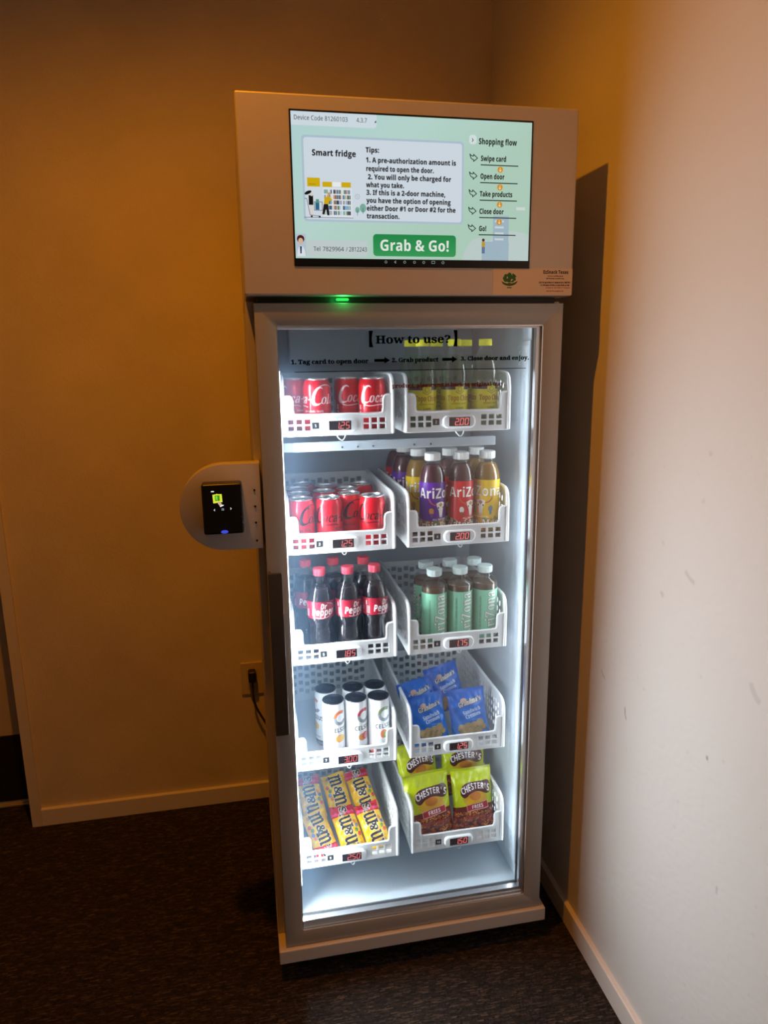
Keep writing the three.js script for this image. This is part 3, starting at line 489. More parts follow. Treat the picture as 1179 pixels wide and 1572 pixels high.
// --- ribbed bottle caps
function capGeo(r, h, y0) {
  const s = [], g = lathe([[r * 0.98, y0], [r, y0 + 0.001], [r, y0 + h - 0.0015], [r * 0.93, y0 + h], [0.0001, y0 + h]], 72), p = g.attributes.position;
  for (let i = 0; i < p.count; i++) { const yy = p.getY(i), q = Math.hypot(p.getX(i), p.getZ(i)); if (q > r * 0.95 && yy > y0 + 0.0005) { const k = 1 + 0.02 * (i % 2 ? 1 : -1); p.setX(i, p.getX(i) * k); p.setZ(i, p.getZ(i) * k); } }
  void s; g.computeVertexNormals(); return toCreasedNormals(g, 0.5);
}
const band = (r, y0, y1) => lathe([[r, y0], [r, (y0 + y1) / 2], [r, y1]], 48);
const clearShell = (col) => phys({ color: col, transmission: 1, thickness: 0, roughness: 0.03, ior: 1.45 });
{ // clear mineral water with lime cap
  const prof = smooth([[0.0001, 0.004], [0.02, 0.001], [0.0275, 0.002], [0.0305, 0.012], [0.0318, 0.03], [0.0318, 0.085], [0.0318, 0.115], [0.0305, 0.134], [0.0255, 0.156], [0.0175, 0.174], [0.0132, 0.183], [0.0125, 0.192]], 50);
  const label = tex(canvas(1024, 330, (c, w, h) => {
    c.fillStyle = '#e8e010'; c.fillRect(0, 0, w, h); c.fillStyle = '#1c2418'; c.fillRect(0, 0, w, 48); c.fillStyle = '#d8d6a0'; c.fillRect(0, 44, w, 8);
    for (const x of [170, 512, 854]) {
      c.fillStyle = '#d8cf20'; c.beginPath(); c.moveTo(x - 56, 0); c.lineTo(x + 56, 0); c.lineTo(x + 56, 66); c.lineTo(x, 100); c.lineTo(x - 56, 66); c.fill(); c.strokeStyle = '#556014'; c.lineWidth = 5; c.stroke(); c.beginPath(); c.arc(x, 42, 26, 0, 7); c.stroke();
      text(c, 'Topo', x - 150, 178, 90, { font: F.serif, bold: true, fill: '#8c1c14', width: 140 }); text(c, 'Chico', x + 2, 178, 90, { font: F.serif, bold: true, fill: '#8c1c14', width: 150 });
      text(c, 'MINERAL WATER', x, 226, 26, { fill: '#5a5a10', align: 'center' }); text(c, 'LIME', x, 286, 40, { bold: true, fill: '#6f8a10', align: 'center' });
    }
  }));
  const parts = [['bottle', lathe(prof, 48), clearShell(lin(0.93, 0.98, 0.94))], ['water', lathe(smooth([[0.0001, 0.005], [0.026, 0.004], [0.0303, 0.013], [0.0306, 0.11], [0.0293, 0.133], [0.0243, 0.155], [0.018, 0.168], [0.0001, 0.169]], 40), 40), phys({ color: lin(0.86, 0.94, 0.88), transmission: 1, thickness: 0, roughness: 0.02, ior: 1.2 })],
    ['label', band(0.0322, 0.036, 0.098), std({ map: label, roughness: 0.4, side: THREE.DoubleSide })], ['cap', capGeo(0.0152, 0.015, 0.189), std({ color: lin(0.82, 0.78, 0.02), roughness: 0.45 })]];
  const y = BASE(0), L = [['front left', 0.387, -0.122, 0.1], ['front middle', 0.464, -0.122, 0.15], ['front right', 0.5395, -0.122, 0.2], ['back left', 0.3745, -0.1875, 0.3], ['back middle', 0.44, -0.194, 0], ['back right', 0.513, -0.19, 0.4]];
  set('water_bottle', 'bottle', 'clear bottles with yellow caps', parts, L.map(([s, x, z, t]) => [`clear bottle with yellow cap and label, ${s} in the basket tagged 2`, x, y, z, t]));
}
// --- fruit drinks with white caps
const juiceProf = smooth([[0.0001, 0.004], [0.022, 0.001], [0.0285, 0.003], [0.031, 0.012], [0.0312, 0.04], [0.0312, 0.145], [0.0305, 0.158], [0.0255, 0.178], [0.0185, 0.19], [0.0168, 0.194], [0.0168, 0.201]], 50);
function juiceLabel(bg, foot, flavour, fruit) {
  return tex(canvas(1024, 640, (c, w, h) => {
    c.fillStyle = bg; c.fillRect(0, 0, w, h);
    const r = rng(flavour.length * 31 + 7); c.fillStyle = foot[0]; c.fillRect(0, 480, w, 160);
    for (let i = 0; i < 170; i++) { c.fillStyle = foot[(r() * foot.length) | 0]; c.globalAlpha = 0.9; c.beginPath(); c.ellipse(r() * w, 490 + r() * 150, 12 + r() * 30, 10 + r() * 22, r() * 3, 0, 7); c.fill(); } c.globalAlpha = 1;
    text(c, 'AriZona', 512, 200, 176, { bold: true, fill: '#fdfbf4', align: 'center', width: 600, stroke: 'rgba(40,10,20,.35)', lw: 8 });
    // cow skull with horns and hanging feathers
    c.strokeStyle = '#c86a3c'; c.lineWidth = 17; c.lineCap = 'round'; for (const d of [-1, 1]) { c.beginPath(); c.moveTo(512 + d * 46, 282); c.quadraticCurveTo(512 + d * 120, 290, 512 + d * 150, 216); c.stroke(); }
    c.fillStyle = '#eef0ea'; c.beginPath(); c.moveTo(450, 262); c.quadraticCurveTo(512, 226, 574, 262); c.quadraticCurveTo(566, 320, 542, 350); c.lineTo(530, 440); c.lineTo(494, 440); c.lineTo(482, 350); c.quadraticCurveTo(458, 320, 450, 262); c.fill();
    c.fillStyle = '#b98a3a'; c.beginPath(); c.moveTo(512, 252); c.lineTo(542, 282); c.lineTo(512, 312); c.lineTo(482, 282); c.fill(); c.fillStyle = '#4c3a2c'; for (const d of [-1, 1]) { c.beginPath(); c.ellipse(512 + d * 34, 318, 9, 14, 0, 0, 7); c.fill(); c.fillRect(508 + d * 7, 420, 5, 16); }
    for (const [x, col] of [[388, fruit[0]], [640, fruit[1]]]) { c.fillStyle = col; c.beginPath(); c.ellipse(x, 360, 30, 40, 0, 0, 7); c.fill(); c.fillStyle = fruit[2]; c.beginPath(); c.ellipse(x, 410, 16, 26, 0, 0, 7); c.fill(); }
    text(c, 'ALL NATURAL', 512, 476, 34, { bold: true, fill: '#fff2dc', align: 'center' });
    text(c, flavour, 512, 580, 112, { bold: true, fill: '#fff8ea', align: 'center', font: F.serif, stroke: 'rgba(30,40,10,.5)', lw: 9 });
  }));
}
const whiteCap = std({ color: lin(0.78, 0.8, 0.8), roughness: 0.5 });
const juiceGlass = lathe(juiceProf, 48), juiceCap = capGeo(0.0188, 0.0175, 0.197), juiceBand = band(0.0317, 0.022, 0.147);
function juiceParts(label, liquid) {
  const drink = lathe(smooth([[0.0001, 0.005], [0.027, 0.004], [0.0302, 0.014], [0.0304, 0.14], [0.0298, 0.156], [0.025, 0.174], [0.0178, 0.187], [0.0001, 0.188]], 40), 40);
  return [['bottle', juiceGlass, clearShell(lin(0.96, 0.96, 0.95))], ['drink', drink, phys({ color: liquid, roughness: 0.25, clearcoat: 0.5, transmission: 0.25, thickness: 0 })], ['label', juiceBand, std({ map: label, roughness: 0.35, side: THREE.DoubleSide })], ['cap', juiceCap, whiteCap]];
}
{
  const y = BASE(1), g = 'fruit drink bottles with white caps';
  const purple = juiceParts(juiceLabel('#5a1f9a', ['#6d8a5a', '#b03030', '#d8b02c', '#7a2f70', '#c9c9a0'], 'Fruit Punch', ['#e0a030', '#d06a30', '#8a50c0']), lin(0.1, 0.03, 0.045));
  const red = juiceParts(juiceLabel('#d0121c', ['#b81a20', '#2f7a44', '#d84a50', '#246a3c', '#e8e0d0'], 'Watermelon', ['#e6ece4', '#9ac0b0', '#8a6a3a']), lin(0.12, 0.05, 0.06));
  const yellow = juiceParts(juiceLabel('#e8c008', ['#e09a20', '#5a8a30', '#e8b83a', '#c86a28', '#7aa040'], 'Mucho Mango', ['#c08a2c', '#7a8aa0', '#4a8aa8']), lin(0.36, 0.2, 0.035));
  set('fruit_drink_bottle', 'bottle', g, purple, [['purple labelled bottle with white cap, at the front of the basket tagged 4', 0.412, y, -0.123, 0.42], ['purple labelled bottle behind a yellow one in the basket tagged 4', 0.379, y, -0.292, 0.35]]);
  set('fruit_drink_bottle', 'bottle', g, red, [['red labelled bottle with white cap, front middle of the basket tagged 4', 0.4835, y, -0.1235, 0.55], ['red labelled bottle at the deep left of the basket tagged 4', 0.3795, y, -0.378, -1.1], ['red labelled bottle hidden behind the front red bottle in basket tagged 4', 0.476, y, -0.195, 0.4]]);
  set('fruit_drink_bottle', 'bottle', g, yellow, [['yellow labelled bottle with white cap, front right of the basket tagged 4', 0.5495, y, -0.122, -0.8], ['yellow labelled bottle behind the purple one in the basket tagged 4', 0.397, y, -0.208, 0.15], ['yellow labelled bottle behind the front yellow one in the basket tagged 4', 0.546, y, -0.196, 0.3]]);
}
{ // dark soda
  const H = 0.2225, prof = smooth([[0.0001, 0.005], [0.02, 0.001], [0.0275, 0.003], [0.0315, 0.016], [0.0318, 0.04], [0.029, 0.068], [0.0283, 0.08], [0.0312, 0.092], [0.0323, 0.1], [0.0323, 0.136], [0.0318, 0.145], [0.027, 0.166], [0.0185, 0.186], [0.0128, 0.197], [0.0122, 0.204], [0.0122, 0.212]], 80);
  const label = tex(canvas(1400, 270, (c, w, h) => {
    c.fillStyle = '#980f2c'; c.fillRect(0, 0, w, h); c.fillStyle = '#8e0c22'; c.fillRect(0, 0, w, 12); c.fillRect(0, h - 12, w, 12);
    for (const x of [0, 700, 1400]) {
      const k = x - 350; c.strokeStyle = '#fff'; c.lineWidth = 6; c.beginPath(); c.ellipse(350 + k, 140, 225, 116, -0.1, -1.2, 2.2); c.stroke();
      text(c, 'Dr', 300 + k, 116, 118, { bold: true, fill: '#fff', font: F.sans, width: 110, skew: -0.2 }); text(c, 'Pepper', 150 + k, 214, 150, { bold: true, fill: '#fff', width: 400, skew: -0.12 });
      c.lineWidth = 4; c.beginPath(); c.arc(632 + k, 150, 44, 0, 7); c.stroke(); text(c, '23', 632 + k, 164, 40, { bold: true, fill: '#e8b8c0', align: 'center' });
      c.fillStyle = '#f0d0d6'; for (let i = 0; i < 5; i++) c.fillRect(28 + k, 130 + i * 24, 66, 10); c.fillRect(20 + k, 40, 18, 70);
    }
  }));
  const liquid = smooth([[0.0001, 0.006], [0.026, 0.004], [0.0306, 0.016], [0.031, 0.04], [0.0282, 0.068], [0.0275, 0.08], [0.0305, 0.093], [0.0316, 0.1], [0.0316, 0.136], [0.031, 0.146], [0.0262, 0.165], [0.0215, 0.176], [0.0001, 0.1765]], 70);
  const parts = [['bottle', lathe(prof, 48), clearShell(lin(0.95, 0.96, 0.97))], ['drink', lathe(liquid, 44), phys({ color: lin(0.012, 0.009, 0.012), roughness: 0.12, clearcoat: 0.4 })], ['label', band(0.0328, 0.103, 0.146), std({ map: label, roughness: 0.3, side: THREE.DoubleSide })], ['cap', capGeo(0.0146, 0.0175, H - 0.0175), std({ color: lin(0.62, 0.04, 0.08), roughness: 0.4 })]];
  const y = BASE(2), L = [['front left', 0.13, -0.122, 0.1], ['front middle', 0.1985, -0.121, 0.45], ['front right', 0.2645, -0.121, 0.6], ['back left', 0.103, -0.203, 0.2], ['back middle', 0.1735, -0.204, 0.8], ['back right', 0.2495, -0.194, 0.5]];
  set('soda_bottle', 'bottle', 'dark soda bottles with red caps', parts, L.map(([s, x, z, t]) => [`dark soda bottle with red cap and label, ${s} of its six`, x, y, z, t]));
}
{ // pale green tea
  const prof = smooth([[0.0001, 0.004], [0.022, 0.001], [0.0285, 0.003], [0.031, 0.012], [0.0315, 0.03], [0.0315, 0.145], [0.0315, 0.155], [0.0298, 0.1625], [0.0235, 0.17], [0.0182, 0.1755], [0.0168, 0.179], [0.0168, 0.186]], 56);
  const label = tex(canvas(1024, 640, (c, w, h) => {
    c.fillStyle = '#8fd9b8'; c.fillRect(0, 0, w, h); const r = rng(21);
    c.fillStyle = '#7cc8a8'; for (let i = 0; i < 26; i++) c.fillRect(i * 40, 0, 3, h);
    for (const x of [560, 1070, 48]) {
      text(c, 'AriZona', x, 600, 200, { bold: true, fill: '#f4f6f0', rot: -Math.PI / 2, width: 590, font: F.serif, stroke: '#3c4a44', lw: 10 });
      c.strokeStyle = '#4a4038'; c.lineWidth = 7; c.beginPath(); c.moveTo(x + 120, 560); c.bezierCurveTo(x + 40, 430, x + 150, 330, x + 90, 120); c.stroke();
      for (let i = 0; i < 46; i++) { c.fillStyle = ['#e7b8c4', '#f2dbe2', '#c98a9a', '#5b4a44'][(r() * 4) | 0]; c.beginPath(); c.arc(x + 30 + r() * 110, 70 + r() * 500, 5 + r() * 10, 0, 7); c.fill(); }
    }
    text(c, 'GREEN TEA WITH GINSENG AND HONEY', 360, 600, 34, { bold: true, fill: '#3c6a58', rot: -Math.PI / 2, width: 520 });
  }));
  const parts = [['bottle', lathe(prof, 48), clearShell(lin(0.95, 0.97, 0.96))], ['drink', lathe(smooth([[0.0001, 0.005], [0.027, 0.004], [0.0303, 0.013], [0.0307, 0.03], [0.0307, 0.153], [0.0302, 0.1565], [0.0001, 0.157]], 40), 40), phys({ color: lin(0.13, 0.07, 0.035), roughness: 0.2, transmission: 0.2, thickness: 0, clearcoat: 0.5 })],
    ['label', band(0.032, 0.016, 0.143), std({ map: label, roughness: 0.35, side: THREE.DoubleSide })], ['cap', capGeo(0.0186, 0.0165, 0.1835), std({ color: lin(0.62, 0.74, 0.74), roughness: 0.5 })]];
  const y = BASE(2), L = [['front left', 0.4165, -0.1215, 0.4], ['front middle', 0.4835, -0.1225, 0.45], ['front right', 0.549, -0.1225, 0.35], ['back left', 0.4115, -0.187, 1.6], ['back middle', 0.4765, -0.192, 0.5], ['back right', 0.5425, -0.19, 0.4]];
  set('tea_bottle', 'bottle', 'pale green tea bottles', parts, L.map(([s, x, z, t]) => [`pale green labelled tea bottle with white cap, ${s} of its six`, x, y, z, t]));
}
{ // slim white cans
  const cg = canGeo(0.0285, 0.156, 0.1), navy = std({ color: lin(0.012, 0.02, 0.04), metalness: 0.5, roughness: 0.3 });
  const lab = (ringCol, foot, fruits) => tex(canvas(1024, 860, (c, w, h) => {
    c.fillStyle = '#f1f4f6'; c.fillRect(0, 0, w, h);
    c.fillStyle = '#6b7076'; c.fillRect(430, 750, 594, 110); c.fillStyle = foot; c.fillRect(0, 740, 250, 120); c.fillRect(280, 750, 150, 110);
    c.fillStyle = '#c8ccd0'; for (let i = 0; i < 4; i++) c.fillRect(450, 784 + i * 17, 240, 6);
    c.lineCap = 'butt'; c.lineWidth = 48; c.strokeStyle = '#8d979f'; c.beginPath(); c.arc(560, 215, 88, 0.5, 3.3); c.stroke(); c.strokeStyle = ringCol; c.beginPath(); c.arc(560, 215, 88, 3.2, 5.4); c.stroke();
    text(c, 'CELSIUS', 560, 430, 92, { bold: true, fill: '#3c444c', align: 'center', width: 310 });
    for (const [x, y, rx, ry, col] of fruits) { c.fillStyle = col; c.beginPath(); c.ellipse(x - 20, y - 40, rx * 1.3, ry * 1.3, 0, 0, 7); c.fill(); }
    c.fillStyle = '#8a9096'; c.fillRect(500, 690, 160, 9); c.fillRect(520, 710, 120, 7); c.fillStyle = '#aab0b6'; for (let i = 0; i < 12; i++) c.fillRect(60, 120 + i * 42, 170, 10);
    c.strokeStyle = '#6a7076'; c.lineWidth = 6; c.beginPath(); c.arc(400, 190, 18, 0, 7); c.stroke();
  }));
  const mk = (map) => [['can_body', cg.body, phys({ map, roughness: 0.4, metalness: 0.1, clearcoat: 0.4, clearcoatRoughness: 0.2 })], ['can_lid', cg.lid, navy], ['pull_tab', cg.tab, navy]];
  const A = mk(lab('#e0703a', '#ee6a3a', [[560, 570, 48, 44, '#e8a83c'], [600, 574, 42, 40, '#f0c060']])), B = mk(lab('#b83a48', '#d8258a', [[550, 580, 50, 44, '#d8852c'], [590, 570, 40, 46, '#c8463a'], [626, 574, 34, 42, '#e89aa8']])), C = mk(lab('#7f8f62', '#e87070', [[556, 560, 40, 52, '#e0683c'], [610, 578, 46, 44, '#5f9a3a'], [614, 580, 28, 28, '#b8d07a']]));
  const y = BASE(3), g = 'slim white cans with navy lids', n = 'slim_can', put = (p, l) => set(n, 'can', g, p, l);
  put(A, [['slim white can with orange band, front left of its six', 0.1545, y, -0.129, 0.25], ['slim white can with navy lid, back left of its six', 0.1425, y, -0.194, -1.6]]);
  put(B, [['slim white can with pink band, front middle of its six', 0.2125, y, -0.1285, 0.35], ['slim white can with navy lid, back middle of its six', 0.214, y, -0.1885, 1.4]]);
  put(C, [['slim white can with a green and red fruit, front right of its six', 0.2705, y, -0.1265, 0.15]]);
  put(C, [['slim white can with navy lid, back right of its six', 0.272, y, -0.19, 2.2]]);
}

// ------------------------------------------------------------------ snack bags
function pouch(w, h, t, seed, zig = 0.0022) {       // a sealed, puffed bag; front faces +z
  const N = 30, M = 34, r = rng(seed), ph = Array.from({ length: 10 }, () => r() * 6.28), pos = [], uv = [], idx = [];
  const height = (u, v) => {
    const a = Math.max(0, 1 - Math.pow(Math.abs(2 * u - 1), 3.2)), e = Math.min(v, 1 - v), seal = 0.075, q = Math.max(0, Math.min(1, (e - seal) / 0.3)), b = Math.sin((q * Math.PI) / 2);
    const wr = 0.0018 * Math.sin(u * 38 + ph[0] + 3 * Math.sin(v * 7 + ph[1])) * Math.exp(-Math.pow((e - 0.12) / 0.09, 2)) + 0.0012 * Math.sin(u * 13 + v * 17 + ph[2]) + 0.001 * Math.sin(v * 29 - u * 11 + ph[3]);
    const crimp = e < seal ? 0.0005 * Math.sin(v * h * 2200) : 0;
    return 0.0005 + (t / 2) * Math.sqrt(a) * b + wr * Math.min(1, b * 3 + 0.1) * (a > 0.02 ? 1 : 0) + crimp * 0.5;
  };
  for (const side of [1, -1]) for (let j = 0; j <= M; j++) for (let i = 0; i <= N; i++) {
    const u = i / N, v = j / M, pinch = 1 - 0.045 * Math.sin(Math.PI * v), z = (i === 0 || i === N) ? 0 : side * height(u, v);
    let y = v * h; if (j === 0) y -= (i % 2) * zig * -1; if (j === M) y -= (i % 2) * zig;
    const bend = 0.006 * Math.sin(u * 5 + ph[4]) * (v > 0.9 ? (v - 0.9) * 8 : 0);
    pos.push((u - 0.5) * w * pinch, y, z + bend); uv.push(side > 0 ? u : 1 - u, v);
  }
  const S = (N + 1) * (M + 1);
  for (let k = 0; k < 2; k++) for (let j = 0; j < M; j++) for (let i = 0; i < N; i++) {
    const a = k * S + j * (N + 1) + i, b = a + 1, c = a + N + 1, d = c + 1;
    if (k === 0) idx.push(a, b, d, a, d, c); else idx.push(a, d, b, a, c, d);
  }
  for (const j of [0, M]) for (let i = 0; i < N; i++) { const a = j * (N + 1) + i, b = a + 1, c = S + a, d = c + 1; if (j === 0) idx.push(a, c, d, a, d, b); else idx.push(a, d, c, a, b, d); }
  const g = new THREE.BufferGeometry(); g.setAttribute('position', new THREE.Float32BufferAttribute(pos, 3)); g.setAttribute('uv', new THREE.Float32BufferAttribute(uv, 2)); g.setIndex(idx); g.computeVertexNormals(); return g;
}
const foil = (map, rough = 0.32) => phys({ map, roughness: rough, clearcoat: 0.4, clearcoatRoughness: 0.25 });
function bag(name, label, category, grp, geo, mat, pos, tilt, turn, roll = 0) {
  const m = new THREE.Mesh(geo, mat); m.name = numbered(name); m.castShadow = m.receiveShadow = true; m.position.set(...pos); m.rotation.order = 'YXZ'; m.rotation.set(-tilt, turn, roll); scene.add(m); tag(m, label, category, grp); return m;
}
{ // lime and orange crunchy fries
  const map = tex(canvas(768, 1024, (c, w, h) => {
    c.fillStyle = '#c6d406'; c.fillRect(0, 0, w, h); const r = rng(15);
    c.strokeStyle = 'rgba(120,130,10,.5)'; c.lineWidth = 3; for (let i = -6; i < 16; i++) { c.beginPath(); c.moveTo(i * 70, 620); c.lineTo(i * 70 + 420, 0); c.stroke(); }
    c.fillStyle = '#6e1a10'; c.beginPath(); c.moveTo(0, 640); c.quadraticCurveTo(300, 560, w, 600); c.lineTo(w, h); c.lineTo(0, h); c.fill();
    for (let row = 0; row < 3; row++) for (let i = 0; i < 150; i++) { const x = r() * w, y = 700 + row * 110 + r() * 70 + 14 * Math.sin(x / 40); c.strokeStyle = ['#e07a1a', '#f0a030', '#d85010', '#c83812', '#f2b84a'][(r() * 5) | 0]; c.lineWidth = 8 + r() * 9; c.lineCap = 'round'; c.beginPath(); c.moveTo(x, y); c.lineTo(x + 24 - r() * 48, y + 16 - r() * 32); c.stroke(); }
    for (let i = 0; i < 60; i++) { c.fillStyle = ['#a82812', '#8a3a2a', '#c0481c', '#5a140c'][(r() * 4) | 0]; c.globalAlpha = 0.8; c.beginPath(); c.ellipse(r() * w, 770 + r() * 240, 20 + r() * 40, 10 + r() * 20, r() * 3, 0, 7); c.fill(); } c.globalAlpha = 1;
    // flame shaped warm patch behind the name (no character is drawn)
    c.fillStyle = '#d8a818'; c.beginPath(); c.ellipse(400, 500, 230, 130, 0, 0, 7); c.fill(); c.fillStyle = '#c8762a'; c.beginPath(); c.ellipse(400, 450, 110, 70, 0, 0, 7); c.fill();
    c.fillStyle = '#4c1a24'; c.beginPath(); c.moveTo(128, 420); c.quadraticCurveTo(110, 250, 300, 232); c.lineTo(640, 214); c.quadraticCurveTo(740, 230, 700, 380); c.quadraticCurveTo(680, 440, 590, 420); c.quadraticCurveTo(400, 330, 270, 430); c.quadraticCurveTo(190, 520, 128, 420); c.fill();
    'CHESTER\'S'.split('').forEach((s, i) => { const u = i / 8, x = 178 + u * 478, y = 404 - 66 * Math.sin(u * 3.0) - u * 6, big = 128 + 36 * Math.abs(u - 0.5); text(c, s, x, y, big, { bold: true, fill: '#f2eef0', align: 'center', rot: (u - 0.5) * 0.35, sx: 0.78 }); });
    c.save(); c.translate(430, 620); c.rotate(-0.12); c.fillStyle = '#e8a0a4'; c.fillRect(-210, -56, 420, 118); c.fillStyle = '#b01224'; c.fillRect(-200, -48, 400, 92); text(c, 'FRIES', 0, 30, 84, { bold: true, fill: '#fff', align: 'center' }); c.restore();
    text(c, 'Flamin\' Hot', 400, 830, 74, { bold: true, fill: '#e8521c', align: 'center', skew: -0.2, stroke: '#7a0c08', lw: 12 });
    c.fillStyle = '#a8b40a'; c.fillRect(0, 0, w, 46);
  }));
  const ga = pouch(0.13, 0.17, 0.046, 101), gb = pouch(0.118, 0.166, 0.048, 102), m = foil(map), grp = 'lime and orange snack bags';
  const y = BASE(4) + 0.0025, L = 'lime green and orange bag of crunchy fries';
  bag('fries_bag', `${L}, front left of its four`, 'snack bag', grp, ga, m, [0.413, y + 0.004, -0.125], 0.3, 0.12, 0.02);
  bag('fries_bag', `${L}, front right of its four`, 'snack bag', grp, gb, m, [0.5335, y + 0.004, -0.128], 0.3, 0.02, -0.02);
  bag('fries_bag', `${L}, back left of its four`, 'snack bag', grp, gb, m, [0.41, y + 0.046, -0.228], 0.22, 0.15, 0.06);
  bag('fries_bag', `${L}, back right of its four`, 'snack bag', grp, ga, m, [0.533, y + 0.04, -0.228], 0.22, -0.05, -0.03);
}
{ // blue cookie packets
  const map = tex(canvas(768, 900, (c, w, h) => {
    const g = c.createLinearGradient(0, 0, 0, h); g.addColorStop(0, '#0057b8'); g.addColorStop(0.5, '#0070d8'); g.addColorStop(1, '#1c86e4'); c.fillStyle = g; c.fillRect(0, 0, w, h); const r = rng(31);
    c.save(); c.translate(120, 340); c.rotate(-0.18); text(c, 'Grandma\'s', 60, 0, 120, { font: F.serif, bold: true, fill: '#f5efe0', width: 500, stroke: '#2a1a14', lw: 16, skew: -0.15 }); c.fillStyle = '#c9a494'; c.beginPath(); c.ellipse(200, -96, 66, 42, 0, 0, 7); c.fill(); c.restore();
    c.save(); c.translate(250, 470); c.rotate(-0.18); text(c, 'Sandwich', 0, 0, 98, { font: F.serif, bold: true, fill: '#eef4fb', width: 390 }); text(c, 'Cremes', 30, 80, 98, { font: F.serif, bold: true, fill: '#eef4fb', width: 330 }); c.restore();
    c.fillStyle = '#5f93e0'; c.fillRect(420, 560, 250, 14);
    for (const [x, y, q] of [[190, 690, 78], [320, 670, 80], [450, 660, 76], [580, 640, 84], [250, 790, 86], [400, 780, 88], [540, 770, 80], [660, 720, 60]]) {
      c.fillStyle = '#7a5a30'; c.beginPath(); c.ellipse(x, y + 14, q, q * 0.8, 0, 0, 7); c.fill(); c.fillStyle = '#cdb27a'; c.beginPath(); c.ellipse(x, y, q, q * 0.8, 0, 0, 7); c.fill(); c.strokeStyle = '#a88a50'; c.lineWidth = 6; c.beginPath(); c.ellipse(x, y, q * 0.7, q * 0.52, 0, 0, 7); c.stroke();
      for (let i = 0; i < 14; i++) { c.fillStyle = '#b0945a'; c.beginPath(); c.arc(x + (r() - 0.5) * q, y + (r() - 0.5) * q * 0.8, 4, 0, 7); c.fill(); }
    }
    c.fillStyle = '#4a78d8'; c.fillRect(60, 830, 90, 26); c.fillRect(620, 810, 110, 30);
  }));
  const a = pouch(0.1, 0.128, 0.026, 201, 0.0016), b = pouch(0.104, 0.13, 0.03, 202, 0.0016), m = foil(map, 0.36), grp = 'blue cookie packets', y = BASE(3) + 0.002, L = 'blue cookie packet';
  bag('cookie_packet', `${L} with sandwich cookies, front left of its four`, 'snack bag', grp, a, m, [0.412, y + 0.003, -0.122], 0.38, 0.1, 0.05);
  bag('cookie_packet', `${L} with sandwich cookies, front right of its four`, 'snack bag', grp, b, m, [0.5205, y + 0.004, -0.122], 0.36, -0.02, 0.06);
  bag('cookie_packet', `${L} in shade behind, back left of its four`, 'snack bag', grp, b, m, [0.406, y + 0.018, -0.178], 0.36, 0.15, 0.12);
  bag('cookie_packet', `${L} in shade behind, back right of its four`, 'snack bag', grp, a, m, [0.493, y + 0.036, -0.222], 0.34, 0.05, 0.18);
}
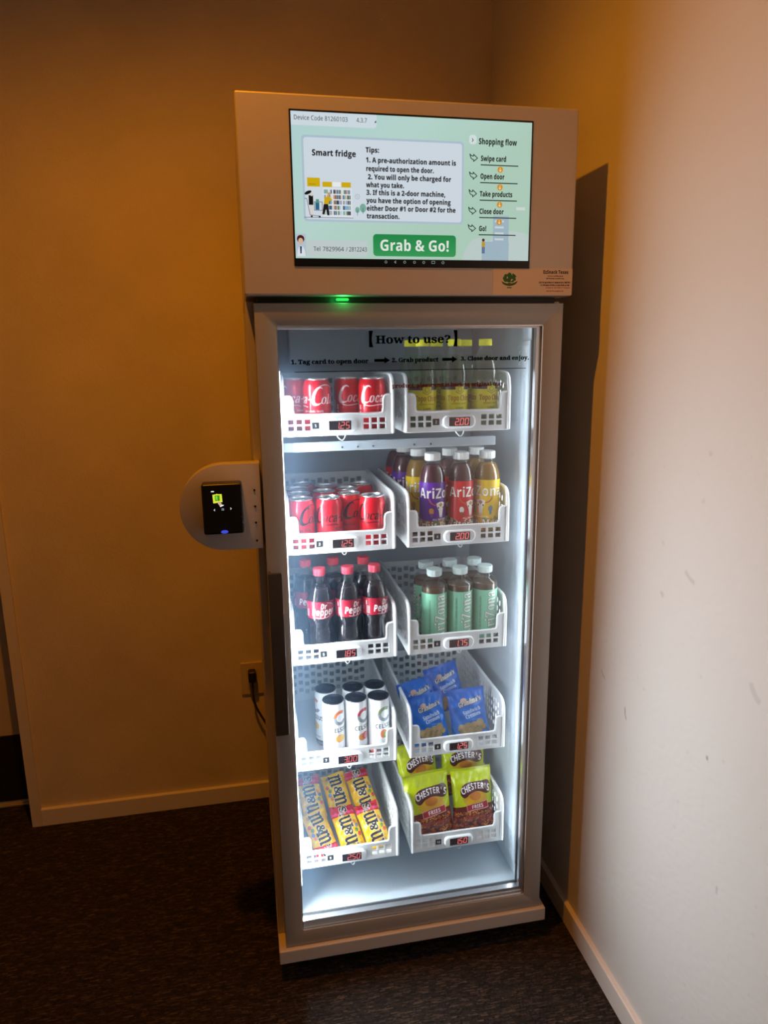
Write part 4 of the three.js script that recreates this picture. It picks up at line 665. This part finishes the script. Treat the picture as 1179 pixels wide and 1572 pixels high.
{ // yellow candy pouches, lettering along the length
  const map = tex(canvas(1024, 560, (c, w, h) => {
    c.fillStyle = '#efb908'; c.fillRect(0, 0, w, h); const r = rng(41);
    c.fillStyle = '#c8102e'; c.beginPath(); c.moveTo(820, 0); c.lineTo(w, 0); c.lineTo(w, h); c.lineTo(760, h); c.quadraticCurveTo(840, 300, 820, 0); c.fill(); c.fillStyle = '#e84a7a'; c.beginPath(); c.moveTo(860, 0); c.lineTo(920, 0); c.lineTo(890, h); c.lineTo(830, h); c.fill();
    const o = { bold: true, fill: '#332b2c', font: F.serif, stroke: '#f7efdc', lw: 30 };
    for (const pass of [0, 1]) { const p = pass ? { ...o, stroke: '#332b2c', lw: 10 } : o; text(c, 'm', 50, 400, 520, { ...p, width: 300 }); text(c, '&', 345, 350, 260, p); text(c, 'm', 500, 400, 520, { ...p, width: 300 }); text(c, '’s', 800, 380, 300, p); }
    // round sweets along the lower edge
    for (const [x, y, col] of [[250, 450, '#d8c040'], [330, 490, '#c83028'], [420, 450, '#4a8a3a'], [520, 480, '#3a6ab0'], [610, 450, '#d87a28'], [690, 490, '#d8c040']]) { c.fillStyle = col; c.beginPath(); c.ellipse(x, y, 46, 38, 0, 0, 7); c.fill(); c.fillStyle = 'rgba(255,255,255,.35)'; c.beginPath(); c.ellipse(x - 12, y - 12, 14, 8, 0, 0, 7); c.fill(); }
    c.fillStyle = '#caa060'; c.beginPath(); c.ellipse(120, 440, 40, 26, 0.4, 0, 7); c.fill(); c.strokeStyle = '#6a4a1c'; c.lineWidth = 5; c.stroke();
    text(c, 'SHARE', 880, 250, 56, { bold: true, fill: '#fbe7ec', rot: -Math.PI / 2, align: 'center' }); text(c, 'SIZE', 940, 250, 56, { bold: true, fill: '#fbe7ec', rot: -Math.PI / 2, align: 'center' });
    void r;
  }));
  const turned = (cw, seed) => { const g = pouch(0.067, 0.118, 0.026, seed, 0.0016), uv = g.attributes.uv; for (let i = 0; i < uv.count; i++) { const u = uv.getX(i), v = uv.getY(i); if (cw) uv.setXY(i, 1 - v, u); else uv.setXY(i, v, 1 - u); } return g; };
  const down = turned(true, 301), up = turned(false, 302), up2 = turned(false, 303), m = foil(map), grp = 'yellow candy pouches', y = BASE(4), L = 'yellow candy pouch with dark lettering';
  bag('candy_pouch', `${L} and a red lower end, front left of its six`, 'snack bag', grp, down, m, [0.128, y + 0.006, -0.104], 0.88, 0.22, 0.12);
  bag('candy_pouch', `${L}, front middle of its six`, 'snack bag', grp, up, m, [0.1985, y + 0.006, -0.104], 0.88, 0.15, 0.1);
  bag('candy_pouch', `${L} and red top, front right of its six`, 'snack bag', grp, up2, m, [0.2675, y + 0.008, -0.106], 0.88, 0.15, 0.12);
  bag('candy_pouch', `${L}, back left of its six`, 'snack bag', grp, up2, m, [0.105, y + 0.05, -0.196], 0.86, 0.1, 0.06);
  bag('candy_pouch', `${L} and a red lower end, back middle of its six`, 'snack bag', grp, down, m, [0.18, y + 0.05, -0.196], 0.86, 0.1, 0.08);
  bag('candy_pouch', `${L} and red top, back right of its six`, 'snack bag', grp, up, m, [0.252, y + 0.052, -0.198], 0.86, 0.1, 0.14);
}

renderer.render(scene, camera);
